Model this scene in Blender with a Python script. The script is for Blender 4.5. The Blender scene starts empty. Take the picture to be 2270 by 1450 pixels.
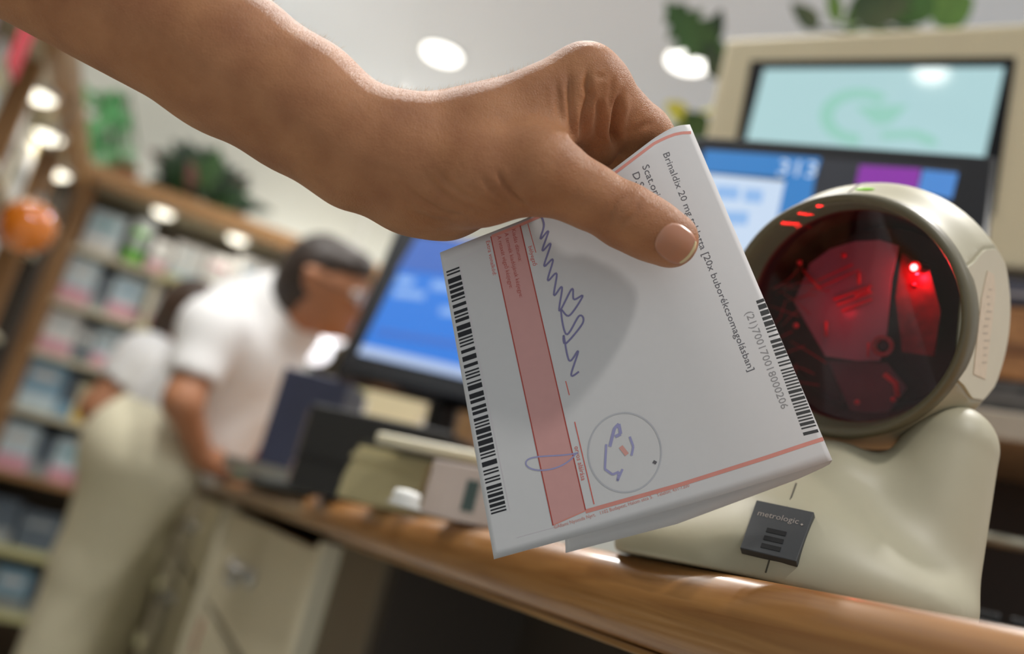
import bpy, bmesh, math, random
import numpy as np
from mathutils import Vector, Matrix
from mathutils.bvhtree import BVHTree
random.seed(7); np.random.seed(7)
S = bpy.context.scene
COL = S.collection
# ------------------------------------------------------------------ camera
# room axes: X runs into the counter, Y along the counter away from us, Z up
FPX = 2050.0; ZC = 0.95
_p, _r, _h = math.radians(13.8), math.radians(14.6), math.radians(19.8)
def _room(v):
    n = np.array([math.cos(_h), math.sin(_h), 0]); c = np.array([-math.sin(_h), math.cos(_h), 0])
    return np.array([v @ n, v @ c, v[2]])
_f = np.array([0, math.cos(_p), math.sin(_p)]); _u = np.array([0, -math.sin(_p), math.cos(_p)]); _x = np.array([1.0, 0, 0])
FW = _room(_f); RX = _room(math.cos(_r)*_x + math.sin(_r)*_u); RY = _room(-math.sin(_r)*_x + math.cos(_r)*_u)
CAM = np.array([0, 0, ZC])
cam = bpy.data.cameras.new('camera'); co = bpy.data.objects.new('camera', cam); COL.objects.link(co)
co.matrix_world = Matrix([[RX[i], RY[i], -FW[i], CAM[i]] for i in range(3)] + [[0, 0, 0, 1]])
cam.sensor_width = 36; cam.lens = 36*FPX/2270; cam.clip_start = 0.01
cam.dof.use_dof = True; cam.dof.focus_distance = 0.348; cam.dof.aperture_fstop = 32.5/7.6; cam.dof.aperture_blades = 0
S.camera = co
# ------------------------------------------------------------------ light
W = bpy.data.worlds.new('world'); S.world = W; W.use_nodes = True
W.node_tree.nodes['Background'].inputs[0].default_value = (0.89, 0.96, 1.0, 1)
W.node_tree.nodes['Background'].inputs[1].default_value = 0.58
S.view_settings.view_transform = 'Standard'; S.view_settings.look = 'None'
S.view_settings.exposure = 0.0; S.view_settings.gamma = 1; S.view_settings.use_curve_mapping = False
CEIL = ZC + 1.9
def lamp(x, y, power, size=0.17, z=CEIL-0.03, col=(1, 0.97, 0.93), spread=115):
    l = bpy.data.lights.new('ceiling_lamp', 'AREA'); l.shape = 'DISK'; l.size = size; l.energy = power; l.color = col
    l.spread = math.radians(spread)
    o = bpy.data.objects.new('ceiling_lamp_light', l); COL.objects.link(o); o.location = (x, y, z); return o
DOWN = [(0.642, 3.446), (1.394, 2.745)]
for x, y in DOWN: lamp(x, y, 13)
for x, y, e in [(0.3, 1.25, 13), (-0.3, 1.45, 10), (1.35, 0.6, 17), (0.55, -0.9, 17), (2.4, 1.7, 17), (3.6, 0.6, 17), (3.2, 2.8, 17), (2.2, -0.8, 17)]: lamp(x, y, e)  # unseen downlights; the left one added to brighten the cabinet fronts and shelf

def add_fill(x, y, z, sx, sy, power):      # added unseen fill lights on the shelf canopies, there only to brighten the ceiling
    l = bpy.data.lights.new('ceiling_fill', 'AREA'); l.shape = 'RECTANGLE'; l.size = sx; l.size_y = sy; l.energy = power; l.color = (0.95, 0.98, 1)
    o = bpy.data.objects.new('ceiling_fill_light', l); COL.objects.link(o); o.location = (x, y, z); o.rotation_euler = (math.pi, 0, 0)
add_fill(-0.76, 2.0, ZC+0.97, 0.2, 3.2, 22); add_fill(0.45, 4.22, ZC+1.045, 1.7, 0.12, 4.5)

# ------------------------------------------------------------------ helpers
def ray(u, v): return FW + (u-1135)/FPX*RX + (725-v)/FPX*RY
def P(u, v, d): return CAM + ray(u, v)*d
def onX(u, v, X): r = ray(u, v); return CAM + r*(X/r[0])
def onY(u, v, Y): r = ray(u, v); return CAM + r*(Y/r[1])
def onZ(u, v, Z): r = ray(u, v); return CAM + r*((Z-ZC)/r[2])
def onPlane(u, v, o, nrm): r = ray(u, v); return CAM + r*(((o-CAM) @ nrm)/(r @ nrm))
def unit(v): v = np.asarray(v, float); return v/np.linalg.norm(v)
def lin(c):
    c = np.asarray(c, float)/255.0
    return tuple(np.where(c <= 0.04045, c/12.92, ((c+0.055)/1.055)**2.4))
MATS = {}
def mat(name, rgb, rough=0.5, metal=0.0, noise=0.06, scale=40.0, bump=0.0, emit=None, es=1.0, coat=0.0, spec=0.5, sss=0.0, sheen=0.0, alpha=1.0, trans=0.0):
    if name in MATS: return MATS[name]
    m = bpy.data.materials.new(name); m.use_nodes = True; nt = m.node_tree; b = nt.nodes['Principled BSDF']
    c = lin(rgb)
    b.inputs['Roughness'].default_value = rough; b.inputs['Metallic'].default_value = metal
    b.inputs['Specular IOR Level'].default_value = spec
    b.inputs['Coat Weight'].default_value = coat
    if sheen: b.inputs['Sheen Weight'].default_value = sheen; b.inputs['Sheen Roughness'].default_value = 0.4
    if trans: b.inputs['Transmission Weight'].default_value = trans
    tc = nt.nodes.new('ShaderNodeTexCoord'); nz = nt.nodes.new('ShaderNodeTexNoise')
    nz.inputs['Scale'].default_value = scale; nz.inputs['Detail'].default_value = 4
    nt.links.new(tc.outputs['Object'], nz.inputs['Vector'])
    mx = nt.nodes.new('ShaderNodeMix'); mx.data_type = 'RGBA'
    mx.inputs[6].default_value = (*[max(0, q*(1-noise*2)) for q in c], 1); mx.inputs[7].default_value = (*[min(1, q*(1+noise*2)) for q in c], 1)
    nt.links.new(nz.outputs['Fac'], mx.inputs[0]); nt.links.new(mx.outputs[2], b.inputs['Base Color'])
    if bump:
        bp = nt.nodes.new('ShaderNodeBump'); bp.inputs['Strength'].default_value = bump; bp.inputs['Distance'].default_value = 0.001
        nt.links.new(nz.outputs['Fac'], bp.inputs['Height']); nt.links.new(bp.outputs['Normal'], b.inputs['Normal'])
    if emit is not None:
        b.inputs['Emission Color'].default_value = (*lin(emit), 1); b.inputs['Emission Strength'].default_value = es
    if sss:
        b.inputs['Subsurface Weight'].default_value = sss; b.inputs['Subsurface Scale'].default_value = 0.004
        b.inputs['Subsurface Radius'].default_value = (1.0, 0.35, 0.2)
    MATS[name] = m; return m
def wood(name, c1, c2, sc=6.0, rough=0.3, axis='Y', coat=0.3):
    m = bpy.data.materials.new(name); m.use_nodes = True; nt = m.node_tree; b = nt.nodes['Principled BSDF']
    tc = nt.nodes.new('ShaderNodeTexCoord'); mp = nt.nodes.new('ShaderNodeMapping')
    s = {'X': (sc*0.12, sc*2.2, sc*2.2), 'Y': (sc*2.2, sc*0.12, sc*2.2), 'Z': (sc*2.2, sc*2.2, sc*0.12)}[axis]
    mp.inputs['Scale'].default_value = s
    nz = nt.nodes.new('ShaderNodeTexNoise'); nz.inputs['Scale'].default_value = 6; nz.inputs['Detail'].default_value = 6; nz.inputs['Distortion'].default_value = 1.2
    cr = nt.nodes.new('ShaderNodeValToRGB'); cr.color_ramp.elements[0].position = 0.3; cr.color_ramp.elements[1].position = 0.72
    cr.color_ramp.elements[0].color = (*lin(c1), 1); cr.color_ramp.elements[1].color = (*lin(c2), 1)
    nt.links.new(tc.outputs['Object'], mp.inputs['Vector']); nt.links.new(mp.outputs['Vector'], nz.inputs['Vector'])
    nt.links.new(nz.outputs['Fac'], cr.inputs['Fac']); nt.links.new(cr.outputs['Color'], b.inputs['Base Color'])
    b.inputs['Roughness'].default_value = rough; b.inputs['Coat Weight'].default_value = coat; b.inputs['Coat Roughness'].default_value = 0.12
    return m
def wl(o):
    v = np.zeros(3)
    while o is not None: v = v + np.array(o.location); o = o.parent
    return v
def link_mesh(name, verts, faces, m, parent=None, smooth=False, bevel=0, solid=0, label=None, cat=None, group=None, kind=None, flat_ngon=False):
    off = wl(parent) if parent is not None else np.zeros(3)
    vv = np.asarray(verts, float) - off
    me = bpy.data.meshes.new(name); me.from_pydata(vv.tolist(), [], [list(map(int, f)) for f in faces]); me.update()
    if smooth: me.polygons.foreach_set('use_smooth', [True]*len(me.polygons))
    if isinstance(m, (list, tuple)):
        for q in m: me.materials.append(q)
    else: me.materials.append(m)
    o = bpy.data.objects.new(name, me); COL.objects.link(o)
    if parent is not None: o.parent = parent
    if bevel:
        b = o.modifiers.new('bevel', 'BEVEL'); b.width = bevel; b.segments = 3; b.limit_method = 'ANGLE'; b.angle_limit = 0.6
        b.harden_normals = False
    if solid:
        s = o.modifiers.new('solid', 'SOLIDIFY'); s.thickness = solid; s.offset = 0
    tag(o, label, cat, group, kind); return o
def tag(o, label=None, cat=None, group=None, kind=None):
    if label: o['label'] = label
    if cat: o['category'] = cat
    if group: o['group'] = group
    if kind: o['kind'] = kind
    return o
def thing(name, loc, label, cat, group=None):
    o = bpy.data.objects.new(name, None); o.empty_display_size = 0.05; COL.objects.link(o); o.location = tuple(map(float, loc)); return tag(o, label, cat, group)
class MB:
    def __init__(s): s.v = []; s.f = []
    def add(s, vs, fs):
        k = len(s.v); s.v += [np.asarray(a, float) for a in vs]; s.f += [[i+k for i in f] for f in fs]; return s
    def box(s, o, a, b, c):
        o, a, b, c = [np.asarray(q, float) for q in (o, a, b, c)]
        if np.dot(np.cross(a, b), c) < 0: a, b = b, a
        vs = [o, o+a, o+a+b, o+b, o+c, o+a+c, o+a+b+c, o+b+c]
        return s.add(vs, [(0, 3, 2, 1), (4, 5, 6, 7), (0, 1, 5, 4), (1, 2, 6, 5), (2, 3, 7, 6), (3, 0, 4, 7)])
    def bx(s, x0, x1, y0, y1, z0, z1):
        return s.box((x0, y0, z0), (x1-x0, 0, 0), (0, y1-y0, 0), (0, 0, z1-z0))
    def tube(s, pts, rad, n=10, cap=True):
        pts = [np.asarray(q, float) for q in pts]; N = len(pts)
        rad = [rad]*N if np.isscalar(rad) else rad
        k = len(s.v); up = np.array([0.13, 0.31, 0.94])
        for i in range(N):
            t = unit(pts[min(i+1, N-1)]-pts[max(i-1, 0)])
            a = np.cross(t, up)
            if np.linalg.norm(a) < 1e-3: a = np.cross(t, [1, 0, 0])
            a = unit(a); b = np.cross(t, a)
            for j in range(n):
                q = 2*math.pi*j/n; s.v.append(pts[i]+rad[i]*(math.cos(q)*a+math.sin(q)*b))
        for i in range(N-1):
            for j in range(n):
                s.f.append([k+i*n+j, k+i*n+(j+1) % n, k+(i+1)*n+(j+1) % n, k+(i+1)*n+j])
        if cap: s.f.append([k+j for j in range(n)][::-1]); s.f.append([k+(N-1)*n+j for j in range(n)])
        return s
    def lathe(s, prof, o, ax, ex, ey, n=64, capA=True, capB=True):
        # prof: (distance along ax, radius)
        o, ax, ex, ey = [np.asarray(q, float) for q in (o, ax, ex, ey)]
        k = len(s.v); N = len(prof)
        for d, r in prof:
            for j in range(n):
                q = 2*math.pi*j/n; s.v.append(o+ax*d+r*(math.cos(q)*ex+math.sin(q)*ey))
        for i in range(N-1):
            for j in range(n): s.f.append([k+i*n+j, k+i*n+(j+1) % n, k+(i+1)*n+(j+1) % n, k+(i+1)*n+j])
        if capA: s.f.append([k+j for j in range(n)][::-1])
        if capB: s.f.append([k+(N-1)*n+j for j in range(n)])
        return s
    def ball(s, c, r, n=16, m=10, ax=None):
        c = np.asarray(c, float); r = np.array([r]*3 if np.isscalar(r) else r, float); A = np.eye(3) if ax is None else np.array(ax)
        vs = []; fs = []
        for i in range(m+1):
            th = math.pi*i/m
            for j in range(n):
                ph = 2*math.pi*j/n
                vs.append(c + A.T @ (r*np.array([math.sin(th)*math.cos(ph), math.sin(th)*math.sin(ph), math.cos(th)])))
        for i in range(m):
            for j in range(n): fs.append((i*n+j, (i+1)*n+j, (i+1)*n+(j+1) % n, i*n+(j+1) % n))
        return s.add(vs, fs)
    def prism(s, poly, d):
        poly = [np.asarray(q, float) for q in poly]; d = np.asarray(d, float); n = len(poly)
        return s.add(poly+[q+d for q in poly], [tuple(range(n))[::-1], tuple(range(n, 2*n))]+[(i, (i+1) % n, n+(i+1) % n, n+i) for i in range(n)])
    def build(s, name, m, parent=None, **k): return link_mesh(name, s.v, s.f, m, parent, **k)

# ---- signed-distance sculpting: smooth union of tapered capsules and ellipsoids, meshed by surface nets
class SDF:
    def __init__(s, lo, hi, h):
        s.lo = np.asarray(lo, float); s.h = h
        s.n = np.ceil((np.asarray(hi, float)-s.lo)/h).astype(int)+1
        s.F = np.full(s.n, 0.05, np.float32)
    def _win(s, lo, hi):
        a = np.clip(np.floor((lo-s.lo)/s.h).astype(int), 0, s.n); b = np.clip(np.ceil((hi-s.lo)/s.h).astype(int)+1, 0, s.n)
        ax = [(s.lo[i]+s.h*np.arange(a[i], b[i])).astype(np.float32) for i in range(3)]
        sl = tuple(slice(a[i], b[i]) for i in range(3))
        return sl, ax[0][:, None, None], ax[1][None, :, None], ax[2][None, None, :]
    def _mix(s, sl, d, k, sub=False):
        A = s.F[sl]
        if A.size == 0: return
        if sub:
            h = np.clip(0.5-0.5*(A+d)/k, 0, 1); s.F[sl] = A*(1-h)+(-d)*h+k*h*(1-h)
        else:
            h = np.clip(0.5+0.5*(A-d)/k, 0, 1); s.F[sl] = A*(1-h)+d*h-k*h*(1-h)
    def cap(s, a, b, ra, rb, k=0.006, sub=False):
        a = np.asarray(a, float); b = np.asarray(b, float); R = max(ra, rb)+k*1.5+3*s.h
        sl, X, Y, Z = s._win(np.minimum(a, b)-R, np.maximum(a, b)+R)
        ab = b-a; L2 = max(ab @ ab, 1e-12)
        t = np.clip(((X-a[0])*ab[0]+(Y-a[1])*ab[1]+(Z-a[2])*ab[2])/L2, 0, 1)
        d = np.sqrt((X-a[0]-t*ab[0])**2+(Y-a[1]-t*ab[1])**2+(Z-a[2]-t*ab[2])**2)-(ra+(rb-ra)*t)
        s._mix(sl, d, k, sub)
    def ell(s, c, r, A=None, k=0.006, sub=False):
        c = np.asarray(c, float); r = np.asarray(r, float); A = np.eye(3) if A is None else np.asarray(A, float)
        R = r.max()+k*1.5+3*s.h; sl, X, Y, Z = s._win(c-R, c+R)
        q = [(A[i][0]*(X-c[0])+A[i][1]*(Y-c[1])+A[i][2]*(Z-c[2])) for i in range(3)]
        k0 = np.sqrt(sum((q[i]/r[i])**2 for i in range(3))); k1 = np.sqrt(sum((q[i]/r[i]**2)**2 for i in range(3)))+1e-9
        s._mix(sl, k0*(k0-1)/k1, k, sub)
    def cut(s, o, nrm):   # keep the side nrm points away from
        o = np.asarray(o, float); sl, X, Y, Z = s._win(s.lo, s.lo+s.n*s.h)
        d = (X-o[0])*nrm[0]+(Y-o[1])*nrm[1]+(Z-o[2])*nrm[2]
        s.F[sl] = np.maximum(s.F[sl], d)
    def mesh(s, smooth=2):
        F = s.F; F[0], F[-1], F[:, 0], F[:, -1], F[:, :, 0], F[:, :, -1] = [0.01]*6
        I = F < 0; n = s.n
        cnt = np.zeros(n-1, np.int8)
        offs = [(i, j, k) for i in (0, 1) for j in (0, 1) for k in (0, 1)]
        for o in offs: cnt += I[o[0]:n[0]-1+o[0], o[1]:n[1]-1+o[1], o[2]:n[2]-1+o[2]]
        act = np.argwhere((cnt > 0) & (cnt < 8)); idx = np.full(n-1, -1, np.int32)
        idx[tuple(act.T)] = np.arange(len(act))
        acc = np.zeros((len(act), 3)); num = np.zeros(len(act))
        for a in offs:
            for ax in range(3):
                if a[ax]: continue
                b = list(a); b[ax] = 1
                fa = F[tuple((act+a).T)]; fb = F[tuple((act+b).T)]; m = (fa < 0) != (fb < 0)
                t = np.where(m, fa/np.where(m, fa-fb, 1), 0)
                p = np.repeat(np.array(a, float)[None], len(act), 0); p[:, ax] = t
                acc[m] += p[m]; num[m] += 1
        V = s.lo+s.h*(act+acc/num[:, None])
        Q = []
        for ax in range(3):
            o1, o2 = [(1, 2), (2, 0), (0, 1)][ax]
            d = [0, 0, 0]; d[ax] = 1
            A = I[:n[0]-d[0], :n[1]-d[1], :n[2]-d[2]]; B = I[d[0]:, d[1]:, d[2]:]
            e = np.argwhere(A != B); e = e[(e[:, o1] > 0) & (e[:, o2] > 0) & (e[:, o1] < n[o1]-1) & (e[:, o2] < n[o2]-1)]
            ins = A[tuple(e.T)]
            def ci(x, y):
                g = e.copy(); g[:, o1] -= x; g[:, o2] -= y; return idx[tuple(g.T)]
            q = np.stack([ci(1, 1), ci(0, 1), ci(0, 0), ci(1, 0)], 1)
            q = np.where(ins[:, None], q, q[:, ::-1]); Q.append(q)
        Q = np.concatenate(Q)
        E = np.concatenate([Q[:, [0, 1]], Q[:, [1, 2]], Q[:, [2, 3]], Q[:, [3, 0]]])
        for _ in range(smooth):
            sm = np.zeros_like(V); c = np.zeros(len(V))
            np.add.at(sm, E[:, 0], V[E[:, 1]]); np.add.at(c, E[:, 0], 1)
            V = V*0.4+0.6*sm/np.maximum(c, 1)[:, None]
        return V, Q

# ------------------------------------------------------------------ materials
M_ceil = mat('ceiling_paint', (230, 233, 238), 0.8, noise=0.01, scale=2)
M_wall = mat('wall_paint', (205, 202, 190), 0.8, noise=0.02, scale=2)
M_floor = mat('floor_tile', (196, 196, 190), 0.35, noise=0.05, scale=3)
M_counter = wood('counter_wood', (132, 86, 42), (168, 120, 68), sc=9, rough=0.32, axis='Y', coat=0.5)
M_oak = wood('shelf_oak', (150, 108, 64), (182, 140, 92), sc=5, rough=0.5, axis='X', coat=0.1)
M_oakz = wood('post_oak', (140, 100, 60), (172, 130, 86), sc=5, rough=0.5, axis='Z', coat=0.1)
M_cab = mat('cabinet_laminate', (214, 206, 180), 0.5, noise=0.02, scale=12)
M_dark = mat('recess_shade', (58, 50, 42), 0.7, noise=0.1, scale=8)  # shade of the gaps and knee space put into the colour
M_black = mat('black_plastic', (34, 34, 36), 0.4, noise=0.1, scale=30)
M_glossblack = mat('gloss_black', (16, 17, 22), 0.18, noise=0.1, scale=10)
M_beige = mat('scanner_beige', (168, 162, 138), 0.48, noise=0.025, scale=60, bump=0.05)
M_olive = mat('scanner_rim_grey', (98, 92, 70), 0.42, noise=0.04, scale=60)
M_paper = mat('paper_white', (200, 198, 197), 0.65, noise=0.008, scale=300, spec=0.3)
M_pink = mat('print_pink', (200, 150, 145), 0.65, noise=0.02, scale=300, spec=0.3)
M_red = mat('print_red', (206, 96, 84), 0.65, noise=0.04, scale=200, spec=0.3)
M_redline = mat('print_salmon', (206, 138, 126), 0.65, noise=0.04, scale=200, spec=0.3)
M_darkred = mat('print_dark_red', (168, 70, 60), 0.65, noise=0.04, scale=200, spec=0.3)
M_ink = mat('print_black', (34, 34, 38), 0.6, noise=0.04, scale=200, spec=0.3)
M_greyink = mat('print_grey', (96, 94, 98), 0.6, noise=0.04, scale=200, spec=0.3)
M_pen = mat('pen_blue', (150, 148, 186), 0.6, noise=0.08, scale=200, spec=0.3)
M_pendark = mat('pen_violet', (122, 118, 156), 0.6, noise=0.08, scale=200, spec=0.3)
M_stamp = mat('stamp_grey', (178, 178, 182), 0.65, noise=0.06, scale=200, spec=0.3)
M_faint = mat('print_faint', (204, 194, 198), 0.65, noise=0.02, scale=200, spec=0.3)
M_white = mat('white_plastic', (226, 226, 222), 0.45, noise=0.02, scale=30)
M_lampface = mat('lamp_face', (255, 255, 250), 0.5, emit=(255, 252, 244), es=3.0)
M_shelflamp = mat('shelf_lamp_face', (255, 250, 235), 0.5, emit=(255, 248, 228), es=2.6)
M_hair = mat('dark_hair', (46, 36, 30), 0.5, noise=0.3, scale=60, bump=0.6)
M_shirt = mat('white_cotton', (226, 226, 226), 0.85, noise=0.02, scale=30, bump=0.3)
M_trouser = mat('cream_trousers', (212, 206, 180), 0.85, noise=0.04, scale=20, bump=0.3)
M_skin2 = mat('skin_tan', (166, 114, 82), 0.5, noise=0.06, scale=20)
M_leaf = mat('leaf_green', (58, 92, 44), 0.45, noise=0.25, scale=40)
M_leafdark = mat('leaf_dark', (38, 58, 36), 0.45, noise=0.25, scale=40)
M_leafpink = mat('leaf_pink', (128, 82, 74), 0.5, noise=0.25, scale=40)
M_terracotta = mat('terracotta', (150, 92, 62), 0.7, noise=0.08, scale=20)
M_steel = mat('brushed_steel', (176, 176, 172), 0.3, metal=1.0, noise=0.04, scale=40)
# skin of the near arm: noise mottling and fine creased relief
def skin_material():
    m = bpy.data.materials.new('skin'); m.use_nodes = True; nt = m.node_tree; b = nt.nodes['Principled BSDF']; L = nt.links
    tc = nt.nodes.new('ShaderNodeTexCoord')
    n1 = nt.nodes.new('ShaderNodeTexNoise'); n1.inputs['Scale'].default_value = 55; n1.inputs['Detail'].default_value = 5
    cr = nt.nodes.new('ShaderNodeValToRGB'); cr.color_ramp.elements[0].position = 0.3; cr.color_ramp.elements[1].position = 0.72
    cr.color_ramp.elements[0].color = (*lin((150, 97, 62)), 1); cr.color_ramp.elements[1].color = (*lin((176, 122, 82)), 1)
    L.new(tc.outputs['Object'], n1.inputs['Vector']); L.new(n1.outputs['Fac'], cr.inputs['Fac']); L.new(cr.outputs['Color'], b.inputs['Base Color'])
    mp = nt.nodes.new('ShaderNodeMapping'); mp.inputs['Scale'].default_value = (1600, 1600, 1600); mp.inputs['Rotation'].default_value = (0.4, 0.2, 0.9)
    vo = nt.nodes.new('ShaderNodeTexVoronoi'); vo.feature = 'DISTANCE_TO_EDGE'; vo.inputs['Scale'].default_value = 0.75
    L.new(tc.outputs['Object'], mp.inputs['Vector']); L.new(mp.outputs['Vector'], vo.inputs['Vector'])
    n2 = nt.nodes.new('ShaderNodeTexNoise'); n2.inputs['Scale'].default_value = 420; n2.inputs['Detail'].default_value = 3
    L.new(tc.outputs['Object'], n2.inputs['Vector'])
    ad = nt.nodes.new('ShaderNodeMath'); ad.operation = 'ADD'; L.new(vo.outputs['Distance'], ad.inputs[0]); L.new(n2.outputs['Fac'], ad.inputs[1])
    bp = nt.nodes.new('ShaderNodeBump'); bp.inputs['Strength'].default_value = 0.5; bp.inputs['Distance'].default_value = 0.0006
    L.new(ad.outputs[0], bp.inputs['Height']); L.new(bp.outputs['Normal'], b.inputs['Normal'])
    b.inputs['Roughness'].default_value = 0.52; b.inputs['Specular IOR Level'].default_value = 0.35; b.inputs['Subsurface Weight'].default_value = 0.25; b.inputs['Subsurface Scale'].default_value = 0.003
    b.inputs['Subsurface Radius'].default_value = (1.0, 0.4, 0.25); b.inputs['Sheen Weight'].default_value = 0.10; b.inputs['Sheen Roughness'].default_value = 0.35
    b.inputs['Sheen Tint'].default_value = (1, 0.88, 0.7, 1)
    return m
M_skin = skin_material()

# ------------------------------------------------------------------ room shell
def st(name, x0, x1, y0, y1, z0, z1, m): return MB().bx(x0, x1, y0, y1, z0, z1).build(name, m, kind='structure')
st('floor', -1.2, 1.5, -0.5, 4.6, -0.1, 0, M_floor)
st('ceiling', -1.2, 5.2, -2.0, 4.6, CEIL, CEIL+0.1, M_ceil)
st('wall_back', -1.2, 5.2, 4.4, 4.6, 0, CEIL, M_wall)
st('wall_left', -1.2, -1.0, -0.2, 4.4, 0, CEIL, M_wall)
for i, (x, y) in enumerate(DOWN):
    t = thing('ceiling_downlight', (x, y, CEIL), ['round recessed downlight glowing in the ceiling directly above the wrist', 'round recessed downlight in the ceiling partly hidden behind a dangling leaf'][i], 'light')
    MB().lathe([(0, 0.088), (-0.008, 0.094), (-0.012, 0.086), (0, 0.076)], (x, y, CEIL), (0, 0, 1), (1, 0, 0), (0, 1, 0), 40, False, False).build('trim_ring', M_white, t, smooth=True)
    MB().lathe([(-0.006, 0.0), (-0.006, 0.078), (-0.001, 0.078)], (x, y, CEIL), (0, 0, 1), (1, 0, 0), (0, 1, 0), 40, False, False).build('lamp_face', M_lampface, t)

# ------------------------------------------------------------------ medicine shelf against the back wall
Z = lambda r: ZC+r          # heights given relative to the lens
YS = 3.9
LEV = [0.745, 0.525, 0.318, 0.095, -0.14, -0.40, -0.62]
sh = thing('medicine_shelf', (0.5, YS, 0), 'tall oak shelf unit full of medicine boxes along the back wall', 'shelf')
MB().bx(-0.50, -0.435, YS-0.03, YS+0.42, 0, Z(0.99)).build('post', M_oakz, sh, bevel=0.004)
MB().bx(1.34, 1.40, YS-0.03, YS+0.42, 0, Z(0.99)).build('post', M_oakz, sh, bevel=0.004)
MB().bx(-0.52, 1.42, YS-0.11, YS-0.07, Z(0.985), Z(1.05)).build('crown', M_oak, sh, bevel=0.006)
MB().bx(-0.52, 1.42, YS-0.07, YS+0.42, Z(1.0), Z(1.03)).build('canopy', M_cab, sh)
MB().bx(-0.435, 1.34, YS+0.40, YS+0.42, 0.08, Z(0.99)).build('back_panel', mat('shelf_back', (122, 112, 98), 0.7), sh)
M_strip = mat('price_strip', (206, 202, 150), 0.5, noise=0.15, scale=30)
for i, z in enumerate(LEV):
    MB().bx(-0.435, 1.34, YS, YS+0.40, Z(z-0.022), Z(z)).build('shelf_board', M_oak if i == 4 else M_cab, sh)
    if i != 4: MB().bx(-0.10 if i < 4 else -0.43, 1.34, YS-0.012, YS, Z(z-0.026), Z(z+0.004)).build('price_strip', M_strip, sh)
MB().bx(-0.435, 1.34, YS-0.02, YS+0.40, 0.0, 0.08).build('plinth', M_oak, sh)
for z0, z1 in zip(LEV[1:5], LEV[:4]):
    MB().bx(-0.115, -0.095, YS+0.0, YS+0.34, Z(z0), Z(z1-0.022)).build('divider', M_cab, sh)
for i, (u, v) in enumerate([(363, 468), (527, 527), (700, 590)]):
    x, y, z = onY(u, v, YS-0.03)
    t = thing('shelf_spotlight', (x, y, Z(1.0)), ['small round spotlight under the shelf canopy, over the white boxes', 'small round spotlight under the shelf canopy, over the blue and white box', 'small round spotlight under the shelf canopy behind the leaning head'][i], 'light')
    MB().lathe([(0, 0.052), (-0.026, 0.05), (-0.028, 0.042)], (x, y, Z(1.0)), (0, 0, 1), (1, 0, 0), (0, 1, 0), 24, False, False).build('lamp_rim', M_white, t, smooth=True)
    MB().ball((x, y, Z(1.0)-0.022), (0.042, 0.042, 0.022), 20, 8).build('lamp_face', M_shelflamp, t, smooth=True)
    l = bpy.data.lights.new('spot', 'AREA'); l.shape = 'DISK'; l.size = 0.07; l.energy = 0.22; l.color = (1, 0.93, 0.8)
    o = bpy.data.objects.new('shelf_spotlight_light', l); COL.objects.link(o); o.location = (x, y, Z(1.0)-0.05)
PAL = {'pale blue': (196, 214, 222), 'white': (228, 228, 226), 'grey': (150, 156, 158), 'sky blue': (134, 172, 196), 'cream': (216, 206, 170), 'lilac': (196, 186, 206), 'green': (98, 170, 50), 'blue': (62, 108, 178), 'purple': (112, 72, 140), 'slate': (88, 100, 112), 'pink': (214, 160, 176), 'yellow': (220, 190, 96), 'teal': (110, 170, 180)}
def cm(n, r=0.5): return mat('carton_'+n.replace(' ', '_'), PAL[n], r, noise=0.03, scale=30)
ORD = ['first', 'second', 'third', 'fourth', 'fifth', 'sixth', 'seventh', 'eighth', 'ninth', 'tenth', 'eleventh', 'twelfth']
def carton(x, w, z, h, body, band, lab, group, y=YS+0.03, d=0.14, bz=(0.02, 0.34), top=None):
    t = thing('medicine_box', (x+w/2, y+d/2, z), lab, 'box', group)
    MB().bx(x, x+w, y, y+d, z, z+h).build('carton', cm(body), t, bevel=0.003)
    MB().bx(x+w*0.03, x+w*0.97, y-0.001, y, z+h*bz[0], z+h*bz[1]).build('colour_band', cm(band), t)
    MB().bx(x+w*0.15, x+w*0.8, y-0.001, y, z+h*0.62, z+h*0.76).build('printed_panel', cm(top or 'slate'), t)
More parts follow.
